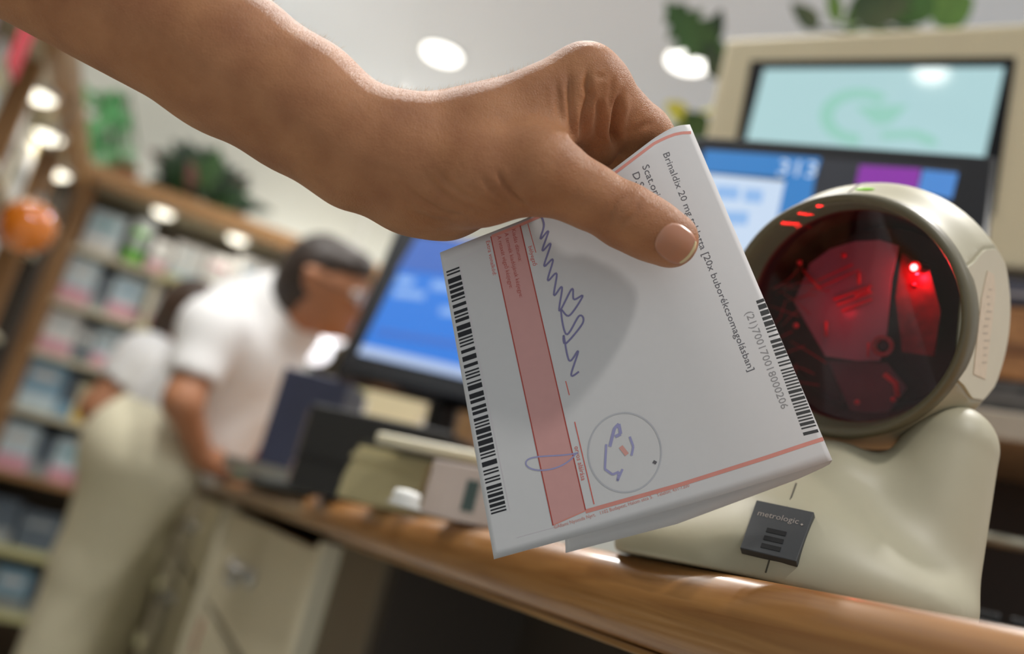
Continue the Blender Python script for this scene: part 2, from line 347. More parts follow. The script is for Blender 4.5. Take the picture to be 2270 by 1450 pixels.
rows = [
 [(-0.42, .13, .17, 'pale blue', 'white', 'teal'), (-0.26, .075, .19, 'grey', 'green', 'green'), (-0.165, .075, .13, 'white', 'pink', 'grey'), (-0.08, .12, .155, 'white', 'pale blue', 'pale blue'), (0.05, .11, .15, 'white', 'white', 'pink'), (0.165, .185, .185, 'white', 'blue', 'sky blue'), (0.375, .075, .16, 'purple', 'lilac', 'slate'), (0.46, .09, .14, 'slate', 'purple', 'lilac'), (0.57, .10, .16, 'purple', 'slate', 'white'), (0.70, .11, .15, 'white', 'blue', 'grey'), (0.84, .12, .16, 'lilac', 'purple', 'grey')],
 [(-0.43, .115, .185, 'pale blue', 'pink', 'white'), (-0.31, .055, .15, 'slate', 'grey', 'grey'), (-0.25, .12, .165, 'pale blue', 'pink', 'sky blue'), (-0.09, .10, .15, 'white', 'pink', 'grey'), (0.015, .055, .14, 'slate', 'grey', 'teal'), (0.08, .11, .17, 'lilac', 'white', 'purple'), (0.20, .10, .15, 'white', 'lilac', 'blue'), (0.32, .11, .16, 'pale blue', 'white', 'slate'), (0.46, .12, .15, 'white', 'grey', 'slate')],
 [(-0.43, .115, .165, 'white', 'pink', 'pale blue'), (-0.31, .065, .14, 'grey', 'slate', 'white'), (-0.24, .115, .15, 'pale blue', 'pink', 'grey'), (-0.085, .12, .14, 'white', 'white', 'grey'), (0.045, .11, .14, 'pale blue', 'grey', 'slate'), (0.17, .11, .15, 'white', 'pink', 'slate')],
 [(-0.43, .135, .195, 'sky blue', 'pale blue', 'white'), (-0.29, .05, .17, 'slate', 'sky blue', 'slate'), (-0.235, .12, .15, 'cream', 'yellow', 'white'), (-0.085, .09, .17, 'pale blue', 'white', 'sky blue'), (0.015, .11, .15, 'white', 'yellow', 'grey')],
 [(-0.43, .12, .18, 'pale blue', 'pink', 'white'), (-0.305, .06, .16, 'slate', 'grey', 'slate'), (-0.24, .12, .165, 'pale blue', 'pink', 'teal'), (-0.09, .10, .16, 'white', 'lilac', 'grey'), (0.02, .11, .16, 'lilac', 'white', 'grey')],
 [(-0.43, .15, .16, 'slate', 'grey', 'slate'), (-0.27, .15, .14, 'slate', 'slate', 'grey'), (-0.11, .12, .15, 'grey', 'slate', 'slate')],
 [(-0.43, .14, .15, 'grey', 'sky blue', 'white'), (-0.28, .12, .15, 'sky blue', 'grey', 'white'), (-0.15, .13, .14, 'slate', 'grey', 'grey')],
]
for i, row in enumerate(rows):
    for j, (x, w, h, a, b, c) in enumerate(row):
        carton(x, w, Z(LEV[i]), h, a, b, '%s medicine box with %s band, %s from left on the %s shelf' % (a, b, ORD[j], ORD[i]), 'medicine boxes on the tall shelf', top=c)
# ------------------------------------------------------------------ side shelf running towards us on the left
XL = -0.485
sl = thing('side_shelf', (-0.7, 2.2, 0), 'oak canopied shelf unit running along the left wall towards the camera', 'shelf')
MB().bx(XL-0.02, XL+0.03, 0.4, YS-0.11, Z(0.925), Z(1.02)).build('crown', wood('crown_oak', (140, 102, 62), (176, 136, 90), 5, 0.5, 'Y', 0.1), sl, bevel=0.006)
MB().bx(-0.97, XL-0.02, 0.4, YS-0.11, Z(0.93), Z(0.96)).build('canopy', M_cab, sl)
MB().bx(-0.97, -0.95, 0.4, YS-0.11, 0, Z(0.93)).build('back_panel', mat('side_back', (190, 186, 172), 0.7), sl)
for z in (0.62, 0.30, 0.0, -0.3, -0.6): MB().bx(-0.95, XL-0.03, 0.4, YS-0.13, Z(z-0.02), Z(z)).build('shelf_board', M_cab, sl)
for y in (0.9, 1.75, 2.62, 3.42): MB().bx(-0.95, XL-0.03, y-0.015, y+0.015, 0, Z(0.93)).build('upright', M_oakz, sl)
MB().bx(-0.56, XL-0.005, YS-0.22, YS-0.115, 0, Z(0.93)).build('gap_shade_strip', M_dark, sl)  # dark strip painting the shaded gap beside the post
for i, (u, v) in enumerate([(110, 157), (130, 248), (150, 325)]):
    x, y, z = onX(u, v, XL-0.05); z = Z(0.93)
    t = thing('canopy_spotlight', (x, y, z), ['topmost and nearest of the three spotlights under the left canopy', 'middle one of the three spotlights under the left canopy', 'lowest and farthest of the three spotlights under the left canopy'][i], 'light', 'spotlights under the left canopy')
    MB().lathe([(0, 0.056), (-0.02, 0.054), (-0.022, 0.045)], (x, y, z), (0, 0, 1), (1, 0, 0), (0, 1, 0), 24, False, False).build('lamp_rim', M_white, t, smooth=True)
    MB().ball((x, y, z-0.016), (0.045, 0.045, 0.026), 20, 8).build('lamp_face', M_shelflamp, t, smooth=True)
    l = bpy.data.lights.new('spot', 'AREA'); l.shape = 'DISK'; l.size = 0.07; l.energy = 0.22; l.color = (1, 0.93, 0.8)
    o = bpy.data.objects.new('canopy_spotlight_light', l); COL.objects.link(o); o.location = (x, y, z-0.06)
side = [(2.05, .20, .27, .62, 'pink', 'white', 'pink'), (2.36, .2, .25, .62, 'white', 'cream', 'pale blue'), (2.70, .24, .27, .62, 'white', 'white', 'grey'), (3.02, .24, .26, .62, 'cream', 'white', 'grey'), (3.46, .17, .25, .62, 'cream', 'white', 'white'),
        (2.05, .24, .27, .30, 'white', 'grey', 'pale blue'), (2.34, .22, .24, .30, 'pale blue', 'lilac', 'pink'), (2.70, .22, .27, .30, 'lilac', 'white', 'purple'), (2.98, .24, .24, .30, 'white', 'cream', 'grey'), (3.46, .17, .26, .30, 'cream', 'white', 'grey'),
        (2.66, .22, .25, 0.0, 'cream', 'white', 'grey'), (2.92, .22, .22, 0.0, 'white', 'cream', 'grey'), (3.18, .2, .25, 0.0, 'cream', 'grey', 'grey'), (3.46, .17, .25, 0.0, 'grey', 'cream', 'white')]
for j, (y, w, h, z, a, b, c) in enumerate(side):
    lev = {.62: 'top', .30: 'second', 0.0: 'third'}[z]; k = sum(1 for q in side[:j+1] if q[3] == z)
    t = thing('product_box', (-0.65, y+w/2, Z(z)), '%s product box with %s front, %s from near end, %s side-shelf board' % (a, b, ORD[k-1], lev), 'box', 'products on the left side shelf')
    MB().bx(-0.75, -0.56, y, y+w, Z(z), Z(z)+h).build('carton', cm(a), t, bevel=0.003)
    MB().bx(-0.56, -0.559, y+0.02, y+w-0.02, Z(z)+h*0.15, Z(z)+h*0.85).build('front_panel', cm(b), t)
    MB().bx(-0.559, -0.558, y+0.05, y+w-0.05, Z(z)+h*0.4, Z(z)+h*0.6).build('printed_panel', cm(c), t)
oc = onX(60, 502, -0.43)
t = thing('hanging_ball', (oc[0], oc[1], oc[2]), 'glossy orange ball hanging on a dark cord before the left side shelf', 'ornament')
MB().ball(oc, 0.074, 32, 20).build('glass_ball', mat('orange_glass', (236, 132, 20), 0.12, noise=0.04, scale=8, coat=1.0, emit=None, trans=0.15), t, smooth=True)
MB().lathe([(0.070, 0.014), (0.092, 0.014)], oc, (0, 0, 1), (1, 0, 0), (0, 1, 0), 16).build('cap', M_steel, t)
MB().tube([oc+np.array([0, 0, 0.09]), oc+np.array([-0.01, -0.01, 0.2]), (oc[0]-0.01, oc[1], Z(0.925))], 0.004, 8).build('cord', M_black, t)
rc = onX(48, 92, -0.45)
t = thing('hanging_tag', (rc[0], rc[1], rc[2]), 'red hanging tag just under the near end of the left canopy', 'sign')
MB().box(rc+np.array([0, -0.055, -0.07]), (0.006, 0, 0), (0, 0.11, 0), (0, 0, 0.13)).build('card', mat('red_card', (206, 62, 78), 0.6), t, bevel=0.002)
MB().tube([rc+np.array([0.003, 0, 0.06]), (rc[0]+0.003, rc[1], Z(0.93))], 0.003, 6).build('cord', M_black, t)

# ------------------------------------------------------------------ foliage
def leaf(mb, base, tip, width, nrm, droop=0.1, lobes=0, n=8):
    base = np.asarray(base, float); tip = np.asarray(tip, float); ax = tip-base; L = np.linalg.norm(ax); ax = ax/L
    nrm = np.asarray(nrm, float); s = unit(np.cross(ax, nrm)); nn = np.cross(s, ax); vs = []; fs = []
    for i in range(n+1):
        t = i/n; w = width*0.5*(math.sin(math.pi*min(1, t**0.75))**0.8)*(1+lobes*0.28*math.cos(t*math.pi*2*5))+0.0006
        c = base+ax*L*t-nn*droop*L*t*t
        vs += [c-s*w+nn*w*0.25, c, c+s*w+nn*w*0.25]
    for i in range(n):
        a = i*3; fs += [(a, a+1, a+4, a+3), (a+1, a+2, a+5, a+4)]
    return mb.add(vs, fs)
def pot(t, c, r, h, m):
    MB().lathe([(0, r*0.72), (h*0.82, r*0.95), (h*0.82, r*1.05), (h, r*1.05), (h, r*0.92), (h*0.85, r*0.88)], c, (0, 0, 1), (1, 0, 0), (0, 1, 0), 28, True, True).build('pot', m, t, smooth=False)
def bush(name, c, label, cat, rad, nleaf, lw, mats, hang=False, group=None):
    t = thing(name, c, label, cat, group); c = np.asarray(c, float)
    if hang:
        pot(t, c, 0.07, 0.10, M_terracotta); top = c+np.array([0, 0, 0.1])
    else:
        pot(t, c, 0.08, 0.10, M_terracotta); top = c+np.array([0, 0, 0.1])
    for k in range(nleaf):
        a = random.uniform(0, 2*math.pi); e = random.uniform(0.15, 1.2); R = rad*random.uniform(0.5, 1.0)
        d = np.array([math.cos(a)*math.cos(e), 0.5*math.sin(a)*math.cos(e), math.sin(e)])
        if hang: d[2] = random.uniform(-1.2, 0.25); d[1] -= 0.5
        b = top+d*R*0.25; q = top+d*R
        if hang: q = q+np.array([0, -0.12, 0])
        mb = MB(); leaf(mb, b, q, lw*random.uniform(0.7, 1.2), (0.2*random.uniform(-1, 1), -0.9, 0.5), 0.25)
        mb.build('leaf', random.choice(mats), t, smooth=True)
    return t
p1 = onY(455, 440, YS-0.0)
bush('potted_plant', (p1[0]-0.02, YS+0.27, Z(1.03)), 'dark green and reddish leafy plant on top of the tall shelf', 'plant', 0.34, 64, 0.10, [M_leafdark, M_leafdark, M_leafpink, M_leaf])
# trailing ivy over the corner of the canopy
t = thing('trailing_ivy', (-0.42, YS-0.06, Z(1.05)), 'bright green ivy trailing at the corner of the shelf canopy', 'plant')
pot(t, np.array([-0.40, YS+0.10, Z(1.03)]), 0.08, 0.11, M_terracotta)
M_ivy = mat('ivy_green', (70, 140, 76), 0.5, noise=0.2, scale=30); M_ivyl = mat('ivy_light', (120, 162, 118), 0.5, noise=0.2, scale=30)
for k in range(60):
    u = random.uniform(198, 270); v = random.uniform(200, 345)
    if k > 40: u = random.uniform(235, 305); v = random.uniform(270, 365)
    b = onY(u, v, YS-0.02+random.uniform(-0.06, 0.1)); q = b+np.array([random.uniform(-.06, .06), random.uniform(-.03, .03), random.uniform(-.07, .03)])
    mb = MB(); leaf(mb, b, q, 0.05, (0.2, -0.9, 0.4), 0.15); mb.build('leaf', M_ivy if k <= 40 else M_ivyl, t, smooth=True)
for du in (215, 240, 265, 285):
    pts = [np.array([-0.40, YS+0.10, Z(1.12)])]+[onY(du+6*i, 205+i*40, YS+0.0) for i in range(4)]
    MB().tube(pts, 0.005, 6).build('stem', M_leaf, t)

# ------------------------------------------------------------------ counter
XE = 0.2246; ZT = 0.0166; ZB = -0.0215
prof = []
zc_, rr = (ZT+ZB)/2, (ZT-ZB)/2
for i in range(13):
    a = math.pi/2+math.pi*i/12; prof.append((XE+0.006+0.016*math.cos(a), zc_+rr*math.sin(a)))
prof = [(1.30, ZT)]+prof+[(1.30, ZB)]
y0, y1 = -1.0, 3.52
ct = thing('service_counter', (0.75, 0.9, Z(ZB)), 'long service counter with glossy rounded wooden worktop under the scanner', 'counter')
vs = [(x, y0, Z(z)) for x, z in prof]+[(x, y1, Z(z)) for x, z in prof]; n = len(prof)
link_mesh('worktop', vs, [tuple(range(n)), tuple(range(n, 2*n))[::-1]]+[(i, i+n, (i+1) % n+n, (i+1) % n) for i in range(n)], M_counter, ct, smooth=False, bevel=0)
o = ct.children[0]
for p in o.data.polygons: p.use_smooth = len(p.vertices) == 4
MB().bx(XE+0.001, XE+0.02, y0, 1.02, Z(ZB-0.0035), Z(ZB)).build('edge_strip', wood('strip_wood', (120, 80, 40), (190, 148, 92), 9, 0.3, 'Y', 0.4), ct, bevel=0.001)
cb = ct
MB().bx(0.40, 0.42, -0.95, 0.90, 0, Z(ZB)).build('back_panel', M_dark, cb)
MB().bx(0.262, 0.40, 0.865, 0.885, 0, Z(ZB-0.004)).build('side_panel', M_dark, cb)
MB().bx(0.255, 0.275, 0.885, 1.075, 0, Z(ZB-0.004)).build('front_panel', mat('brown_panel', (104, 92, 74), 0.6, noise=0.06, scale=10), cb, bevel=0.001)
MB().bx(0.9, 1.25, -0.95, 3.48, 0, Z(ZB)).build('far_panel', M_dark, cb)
def unit_(ya, yb, lab, red, gapdark):
    t = thing('drawer_cabinet', (0.45, (ya+yb)/2, 0), lab, 'cabinet')
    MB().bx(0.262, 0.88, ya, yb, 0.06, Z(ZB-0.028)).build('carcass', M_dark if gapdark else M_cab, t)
    MB().bx(0.232, 0.262, ya-0.03, ya, 0.0, Z(ZB-0.010)).build('edge_board', M_cab, t, bevel=0.002)
    for (z0, z1, nm) in ((-0.228, -0.045, 'drawer_front'), (-0.88, -0.246, 'door')):
        d = MB().bx(0.245, 0.262, ya+0.006, yb-0.006, Z(z0), Z(z1)).build(nm, M_cab, t, bevel=0.002)
        hy, hz = (ya+yb)/2+0.02, (-0.128 if nm == 'drawer_front' else -0.33)
        mb = MB(); mb2 = MB()
        mb.lathe([(0, 0.014), (0.006, 0.014), (0.010, 0.009), (0.018, 0.009), (0.027, 0.021), (0.035, 0.018), (0.038, 0.0)], (0.245, hy, Z(hz)), (-1, 0, 0), (0, 1, 0), (0, 0, 1), 20, True, False)
        mb2.lathe([(0, 0.014), (0.006, 0.014), (0.010, 0.009), (0.018, 0.009), (0.027, 0.021), (0.035, 0.018), (0.038, 0.0)], (0.245, hy-0.075, Z(hz)), (-1, 0, 0), (0, 1, 0), (0, 0, 1), 20, True, False)
        mb.build('knob', M_steel, d, smooth=True); mb2.build('knob', M_steel, d, smooth=True)
        if red and nm == 'door': MB().bx(0.2438, 0.245, yb-0.12, yb-0.08, Z(-0.33), Z(-0.262)).build('red_sticker', mat('sticker_red', (170, 88, 74), 0.6), d)
    return t
unit_(1.10, 2.13, 'beige drawer cabinet with steel knobs under the middle of the counter', True, True)
unit_(2.17, 3.46, 'beige drawer cabinet under the far end of the counter by the trousers', False, True)

# ------------------------------------------------------------------ barcode scanner
sC = P(1862, 700, 0.42)
def wdir(v): return _room(np.array(v, float))
_az, _pt = math.radians(40), math.radians(-20)
nF = wdir([-math.sin(_az)*math.cos(_pt), -math.cos(_az)*math.cos(_pt), math.sin(_pt)])      # the window looks along nF
hF = unit(np.array([nF[0], nF[1], 0])); rF = np.cross([0, 0, 1], hF); rF = unit(rF)
if rF @ RX < 0: rF = -rF                                                                    # viewer's right
uF = unit(np.cross(nF, rF)); uF = uF if uF[2] > 0 else -uF
zt = Z(ZT)
sO = np.array([sC[0], sC[1], zt])-hF*0.004
sc = thing('barcode_scanner', sO, 'beige barcode scanner with round red window standing on the wooden counter', 'scanner')
RS = 0.0555
prof = [(-0.001, 0.93*RS), (0.0, 0.97*RS), (-0.003, 1.0*RS), (-0.010, 1.035*RS), (-0.022, 1.12*RS), (-0.036, 1.16*RS), (-0.050, 1.13*RS), (-0.064, 1.02*RS), (-0.076, 0.88*RS), (-0.085, 0.66*RS), (-0.090, 0.38*RS), (-0.092, 0.001)]
# smooth profile
pd = np.array(prof[2:]); tt = np.linspace(0, len(pd)-1, 40); prof2 = prof[:2]+[(np.interp(q, range(len(pd)), pd[:, 0]), np.interp(q, range(len(pd)), pd[:, 1])) for q in tt]
bm = bmesh.new(); tmp = MB().lathe(prof2, sC, nF, rF, uF, 96, False, True)
bvs = [bm.verts.new(q-sO) for q in tmp.v]
for f in tmp.f: bm.faces.new([bvs[i] for i in f])
facet_n = unit(rF*0.95+nF*0.12-uF*0.03); facet_o = sC-sO-nF*0.036+facet_n*(0.0532)
facet_n2 = unit(-rF*0.95+nF*0.12-uF*0.03); facet_o2 = sC-sO-nF*0.036+facet_n2*(0.0532)
polyF = None
for fo, fn in ((facet_o, facet_n), (facet_o2, facet_n2)):
    r_ = bmesh.ops.bisect_plane(bm, geom=bm.verts[:]+bm.edges[:]+bm.faces[:], plane_co=Vector(fo), plane_no=Vector(fn), clear_outer=True)
    es = [e for e in r_['geom_cut'] if isinstance(e, bmesh.types.BMEdge)]
    rf = bmesh.ops.contextual_create(bm, geom=es)
    for f in rf['faces']:
        f.smooth = False
        if polyF is None: polyF = [np.array(v.co)+sO for v in f.verts]
bmesh.ops.recalc_face_normals(bm, faces=bm.faces[:])
for f in bm.faces:
    if len(f.verts) <= 4: f.smooth = True
me = bpy.data.meshes.new('head_shell'); bm.to_mesh(me); bm.free(); me.materials.append(M_beige)
hd = bpy.data.objects.new('head_shell', me); COL.objects.link(hd); hd.parent = sc
# side panel and its worn sticker
cen = np.mean(polyF, 0)
pp = [cen+(q-cen)*0.95 for q in polyF]; MB().prism(pp, facet_n*0.0012).build('side_panel', mat('panel_beige', (198, 192, 170), 0.45, noise=0.03, scale=60), hd, bevel=0.0006)
a1 = unit(np.cross(facet_n, uF)); a1 = a1 if a1 @ rF < 0 else -a1; b1 = unit(np.cross(a1, facet_n)); b1 = b1 if b1[2] > 0 else -b1
def sq(x, y): return cen+a1*x*0.75+b1*y*0.72+facet_n*0.00125
MB().prism([sq(0.016, -0.030), sq(-0.004, -0.034), sq(-0.009, 0.020), sq(-0.004, 0.031), sq(0.007, 0.033), sq(0.013, 0.016)], facet_n*0.0003).build('worn_sticker', mat('sticker_tan', (206, 192, 170), 0.6, noise=0.06, scale=300), hd)
mb = MB()
for k in range(11):
    y = -0.024+k*0.0045; q = random.uniform(-0.001, 0.003); L = random.uniform(0.004, 0.009)
    mb.prism([sq(0.006-q, y), sq(0.006-q-L, y), sq(0.006-q-L, y+0.0012), sq(0.006-q, y+0.0012)], facet_n*0.00036)
mb.build('faded_print', mat('faded_print', (176, 164, 146), 0.6), hd, kind='stuff')
# rim
MB().lathe([(-0.012, 0.995*RS), (-0.004, 1.01*RS), (0.002, 1.0*RS), (0.0045, 0.97*RS), (0.004, 0.94*RS), (0.001, 0.92*RS), (-0.004, 0.91*RS), (-0.017, 0.895*RS), (-0.019, 0.89*RS)], sC, nF, rF, uF, 96, False, False).build('window_rim', M_olive, sc, smooth=True)
# seam on top of the head
seam = []
for i in range(9):
    d = -0.003-i*0.005; r_ = np.interp(-d, [-q[0] for q in prof[2:]], [q[1] for q in prof[2:]]); seam.append(sC+nF*d+(r_+0.0001)*unit(uF*1.0-rF*(0.02+0.0*i)))
MB().tube(seam, 0.0004, 6).build('seam_line', mat('seam_dark', (70, 66, 54), 0.6), hd)
q = sC-nF*0.014+uF*(1.057*RS); MB().ball(q+rF*0.004, (0.0045, 0.0005, 0.003), 12, 6, ax=[rF, uF, nF]).build('indicator_light', mat('led_green', (150, 220, 60), 0.3, emit=(150, 230, 60), es=0.5), hd, smooth=True)
# dark housing behind the window, panels painted as reflections, and the laser
M_house = mat('housing_dark', (50, 26, 32), 0.45, noise=0.2, scale=80)
MB().lathe([(-0.0165, 0.90*RS), (-0.060, 0.80*RS), (-0.062, 0.0)], sC, nF, rF, uF, 64, False, False).build('housing', M_house, sc, smooth=False)
def sp(u, v, d): # point on a plane d behind the window face
    return onPlane(u, v, sC-nF*d, nF)
M_reflection = mat('reflection_mauve', (160, 140, 152), 0.28, noise=0.06, scale=60, coat=0.3)  # colour stands in for what the window glass reflects
def shard(name, pix, d, m, th=0.0015, **k):
    return MB().prism([sp(u, v, d) for u, v in pix], -nF*th).build(name, m, sc, **k)
shard('painted_light_panel', [(1795, 585), (1840, 552), (1895, 535), (1950, 532), (1992, 545), (1975, 620), (1965, 740), (1950, 800), (1900, 800), (1830, 790), (1760, 670)], 0.034, M_reflection)  # pale reflection on the glass, painted as a panel inside the housing
shard('painted_light_panel', [(1835, 800), (1965, 805), (2010, 860), (1960, 925), (1895, 935), (1880, 900)], 0.040, mat('reflection_dim', (110, 62, 78), 0.35, noise=0.1, scale=60))  # dimmer lower part of the painted reflection
shard('painted_light_panel', [(1690, 600), (1765, 575), (1800, 720), (1880, 915), (1800, 900), (1700, 740)], 0.046, mat('reflection_black', (58, 26, 36), 0.35, noise=0.2, scale=60))  # dark left part of the glass reflection, painted as a panel
shard('painted_light_panel', [(2000, 560), (2060, 600), (2085, 690), (2070, 790), (2000, 780), (1985, 660)], 0.036, mat('glow_red', (120, 24, 36), 0.4, noise=0.4, scale=220))  # red laser glow put into the panel colour
lc = sp(1958, 767, 0.030)
mb = MB(); mb.lathe([(0, 0.0050), (0.002, 0.0050), (0.002, 0.0040), (0.0005, 0.0036)], lc, nF, rF, uF, 32, True, True); mb.build('lens_barrel', mat('lens_red', (168, 62, 66), 0.3), sc)
mb = MB(); mb.lathe([(0.0006, 0.0028), (0.0012, 0.0026), (0.0014, 0.0)], lc, nF, rF, uF, 24, False, False); mb.build('lens', M_glossblack, sc, smooth=True)
for k, (u0, v0, u1, v1) in enumerate([(1848, 664, 1930, 634), (1856, 676, 1932, 648), (1866, 690, 1932, 664), (1895, 655, 1925, 640), (1820, 636, 1905, 598), (1812, 622, 1890, 586)]):
    MB().tube([sp(u0, v0, 0.031), sp(u1, v1, 0.031)], 0.0007 if k < 3 else (0.0014 if k == 3 else 0.0004), 8).build('laser_streak', mat('streak_red', (226, 60, 84), 0.35), sc)  # red tubes painting the laser streaks inside the window
for (pts, r_) in [([(1780, 598), (1800, 622), (1818, 640)], 0.0008), ([(1903, 604), (1904, 630)], 0.0009), ([(1831, 712), (1831, 746)], 0.0008), ([(1960, 830), (1985, 850), (1990, 880)], 0.0014), ([(1925, 760), (1924, 792)], 0.0005)]:
    MB().tube([sp(u, v, 0.0305) for u, v in pts], r_, 8).build('painted_streak', mat('streak_short_red', (220, 54, 70), 0.35), sc, smooth=True)  # short red tubes, more laser streaks put in as colour
rw = random.Random(4)
for k in range(16):
    u0, v0 = rw.uniform(1690, 1760), rw.uniform(620, 860); a_ = rw.uniform(-1.2, 0.9); L_ = rw.uniform(40, 110)
    q0, q1 = (u0, v0), (u0+L_*math.cos(a_), v0+L_*math.sin(a_)*0.8)
    MB().tube([sp(*q0, 0.033), sp((q0[0]+q1[0])/2+rw.uniform(-8, 8), (q0[1]+q1[1])/2+rw.uniform(-8, 8), 0.031), sp(*q1, 0.033)], 0.00022, 6).build('painted_streak', mat('reflection_fine_red', (200, 50, 70), 0.35), sc, smooth=True)  # fine red threads painting reflections in the window
for u, v in [(1870, 566), (1772, 582), (2026, 634), (1764, 722), (1980, 886), (1900, 892)]:
    MB().ball(sp(u, v, 0.030), 0.0014, 12, 8).build('screw', mat('screw_red', (230, 80, 90), 0.25), sc, smooth=True)
M_laser = mat('laser', (255, 40, 40), 0.4, emit=(255, 70, 66), es=60)
lz = sp(2026, 593, 0.024)
MB().ball(lz, 0.0016, 12, 8).build('laser_diode', M_laser, sc, smooth=True)
MB().tube([lz-nF*0.001, lz-nF*0.016], 0.003, 12).build('laser_mount', mat('mount_red', (96, 20, 26), 0.4), sc)
def red_light(p, e, r):
    l = bpy.data.lights.new('laser_glow', 'POINT'); l.energy = e; l.color = (1, 0.03, 0.06); l.shadow_soft_size = r
    o = bpy.data.objects.new('laser_light', l); COL.objects.link(o); o.location = tuple(p)
red_light(lz-uF*0.004-nF*0.006, 0.020, 0.001); red_light(sp(1840, 690, 0.020), 0.003, 0.003)
def beam(px0, px1, wid, e):      # a collimated laser line thrown on the inside of the rim
    def wall(u, v):
        for d in np.linspace(-0.002, 0.015, 60):
            q = sp(u, v, d)
            if np.linalg.norm((q-sC)-((q-sC) @ nF)*nF) >= 0.903*RS: return q
        return sp(u, v, 0.004)
    q0, q1 = wall(*px0), wall(*px1); dst = (q0+q1)/2; rad = unit((dst-sC)-((dst-sC) @ nF)*nF)
    src = sC-nF*0.006-rad*0.012; z = unit(src-dst); x = q1-q0; x = unit(x-z*(x @ z)); y = np.cross(z, x)
    l = bpy.data.lights.new('laser_line', 'AREA'); l.shape = 'RECTANGLE'; l.size = abs((q1-q0) @ x); l.size_y = wid; l.energy = e; l.color = (1, 0.01, 0.02); l.spread = math.radians(1.5)
    o = bpy.data.objects.new('laser_line', l); COL.objects.link(o); o.matrix_world = Matrix([[x[i], y[i], z[i], src[i]] for i in range(3)]+[[0, 0, 0, 1]])
beam((1724, 477), (1770, 496), 0.0016, 1.2e-3); beam((1766, 459), (1800, 477), 0.0014, 0.9e-3); beam((1810, 452), (1824, 461), 0.0014, 0.5e-3); beam((1764, 504), (1774, 499), 0.001, 0.2e-3)
# red tinted window pane
m = bpy.data.materials.new('window_red_glass'); m.use_nodes = True; nt = m.node_tree; nt.nodes.remove(nt.nodes['Principled BSDF'])
tr = nt.nodes.new('ShaderNodeBsdfTransparent'); tr.inputs[0].default_value = (0.76, 0.40, 0.46, 1)
gl = nt.nodes.new('ShaderNodeBsdfGlossy'); gl.inputs['Roughness'].default_value = 0.03; fr = nt.nodes.new('ShaderNodeFresnel'); fr.inputs[0].default_value = 1.5
mx = nt.nodes.new('ShaderNodeMixShader'); nt.links.new(fr.outputs[0], mx.inputs[0]); nt.links.new(tr.outputs[0], mx.inputs[1]); nt.links.new(gl.outputs[0], mx.inputs[2])
nt.links.new(mx.outputs[0], nt.nodes['Material Output'].inputs[0])
MB().lathe([(-0.0160, 0.0), (-0.0160, 0.893*RS)], sC, nF, rF, uF, 64, False, False).build('red_window', m, sc)
# base
lo = sO+np.array([-0.13, -0.13, -0.002]); hi = sO+np.array([0.13, 0.13, 0.16])
D = SDF(lo, hi, 0.0014)
def sl_(x, y, z): return sO+rF*x+hF*y+np.array([0, 0, z])
AX = np.array([rF, hF, [0, 0, 1]])
D.ell(sl_(-0.012, -0.006, 0.006), (0.078, 0.052, 0.028), AX, 0.02)
D.cap(sl_(-0.002, -0.004, 0.010), sl_(0, -0.022, 0.038), 0.042, 0.034, 0.02)
D.cap(sl_(0.034, -0.026, 0.014), sl_(0.044, -0.034, 0.078), 0.030, 0.020, 0.014)
D.cap(sl_(-0.036, -0.026, 0.014), sl_(-0.046, -0.034, 0.078), 0.030, 0.020, 0.014)
D.ell(sC-nF*0.036, (1.115*RS+0.0015, 1.115*RS+0.0015, 0.058), np.array([rF, uF, nF]), 0.003, sub=True)
D.cut((0, 0, zt+0.0003), (0, 0, -1)); D.cut(sl_(0, 0.046, 0), hF)
V, Q = D.mesh(3)
link_mesh('base', V, Q, M_beige, sc, smooth=True)
bvh = BVHTree.FromPolygons([Vector(q) for q in V], Q.tolist())
def hit(u, v, b=None):
    r = unit(ray(u, v)); h = (b or bvh).ray_cast(Vector(CAM), Vector(r)); return (np.array(h[0]), np.array(h[1])) if h[0] is not None else (None, None)
MB().tube([q-unit(ray(u, v))*0.0001 for (u, v, q) in [(u, v, hit(u, v)[0]) for u, v in [(1765, 1072), (1755, 1100), (1740, 1135), (1720, 1190), (1706, 1240), (1697, 1270)]] if q is not None], 0.00035, 6).build('front_seam', mat('seam_dark', (70, 66, 54), 0.6), sc)
lab = [hit(u, v)[0] for u, v in [(1677, 1108), (1805, 1135), (1765, 1245), (1640, 1215)]]
if all(q is not None for q in lab):
    c0 = np.mean(lab, 0); nl = unit(np.cross(lab[2]-lab[0], lab[1]-lab[3])); nl = nl if nl @ FW < 0 else -nl
    mxo = 0
    for i_ in range(7):
        for j_ in range(7):
            a_, b_ = i_/6, j_/6; q_ = np.array([1677., 1108.])*(1-a_)*(1-b_)+np.array([1805., 1135.])*a_*(1-b_)+np.array([1765., 1245.])*a_*b_+np.array([1640., 1215.])*(1-a_)*b_
            h_ = hit(*q_)[0]
            if h_ is not None: mxo = max(mxo, (h_-c0) @ nl)
    lab = [onPlane(u, v, c0+nl*(mxo+0.0004), nl) for u, v in [(1677, 1108), (1805, 1135), (1765, 1245), (1640, 1215)]]
    bl = MB().prism(lab, -nl*(0.001+mxo)).build('badge', mat('badge_grey', (52, 54, 56), 0.5, noise=0.06, scale=200), sc, bevel=0.0004)
    def bp(a, b): return lab[0]*(1-a)*(1-b)+lab[1]*a*(1-b)+lab[2]*a*b+lab[3]*(1-a)*b
    for k in range(3):
        b0 = 0.50+k*0.155
        MB().prism([bp(0.34, b0)+nl*0.00005, bp(0.68, b0)+nl*0.00005, bp(0.68, b0+0.085)+nl*0.00005, bp(0.34, b0+0.085)+nl*0.00005], nl*0.0001).build('slot', mat('slot_black', (8, 8, 9), 0.8), bl)
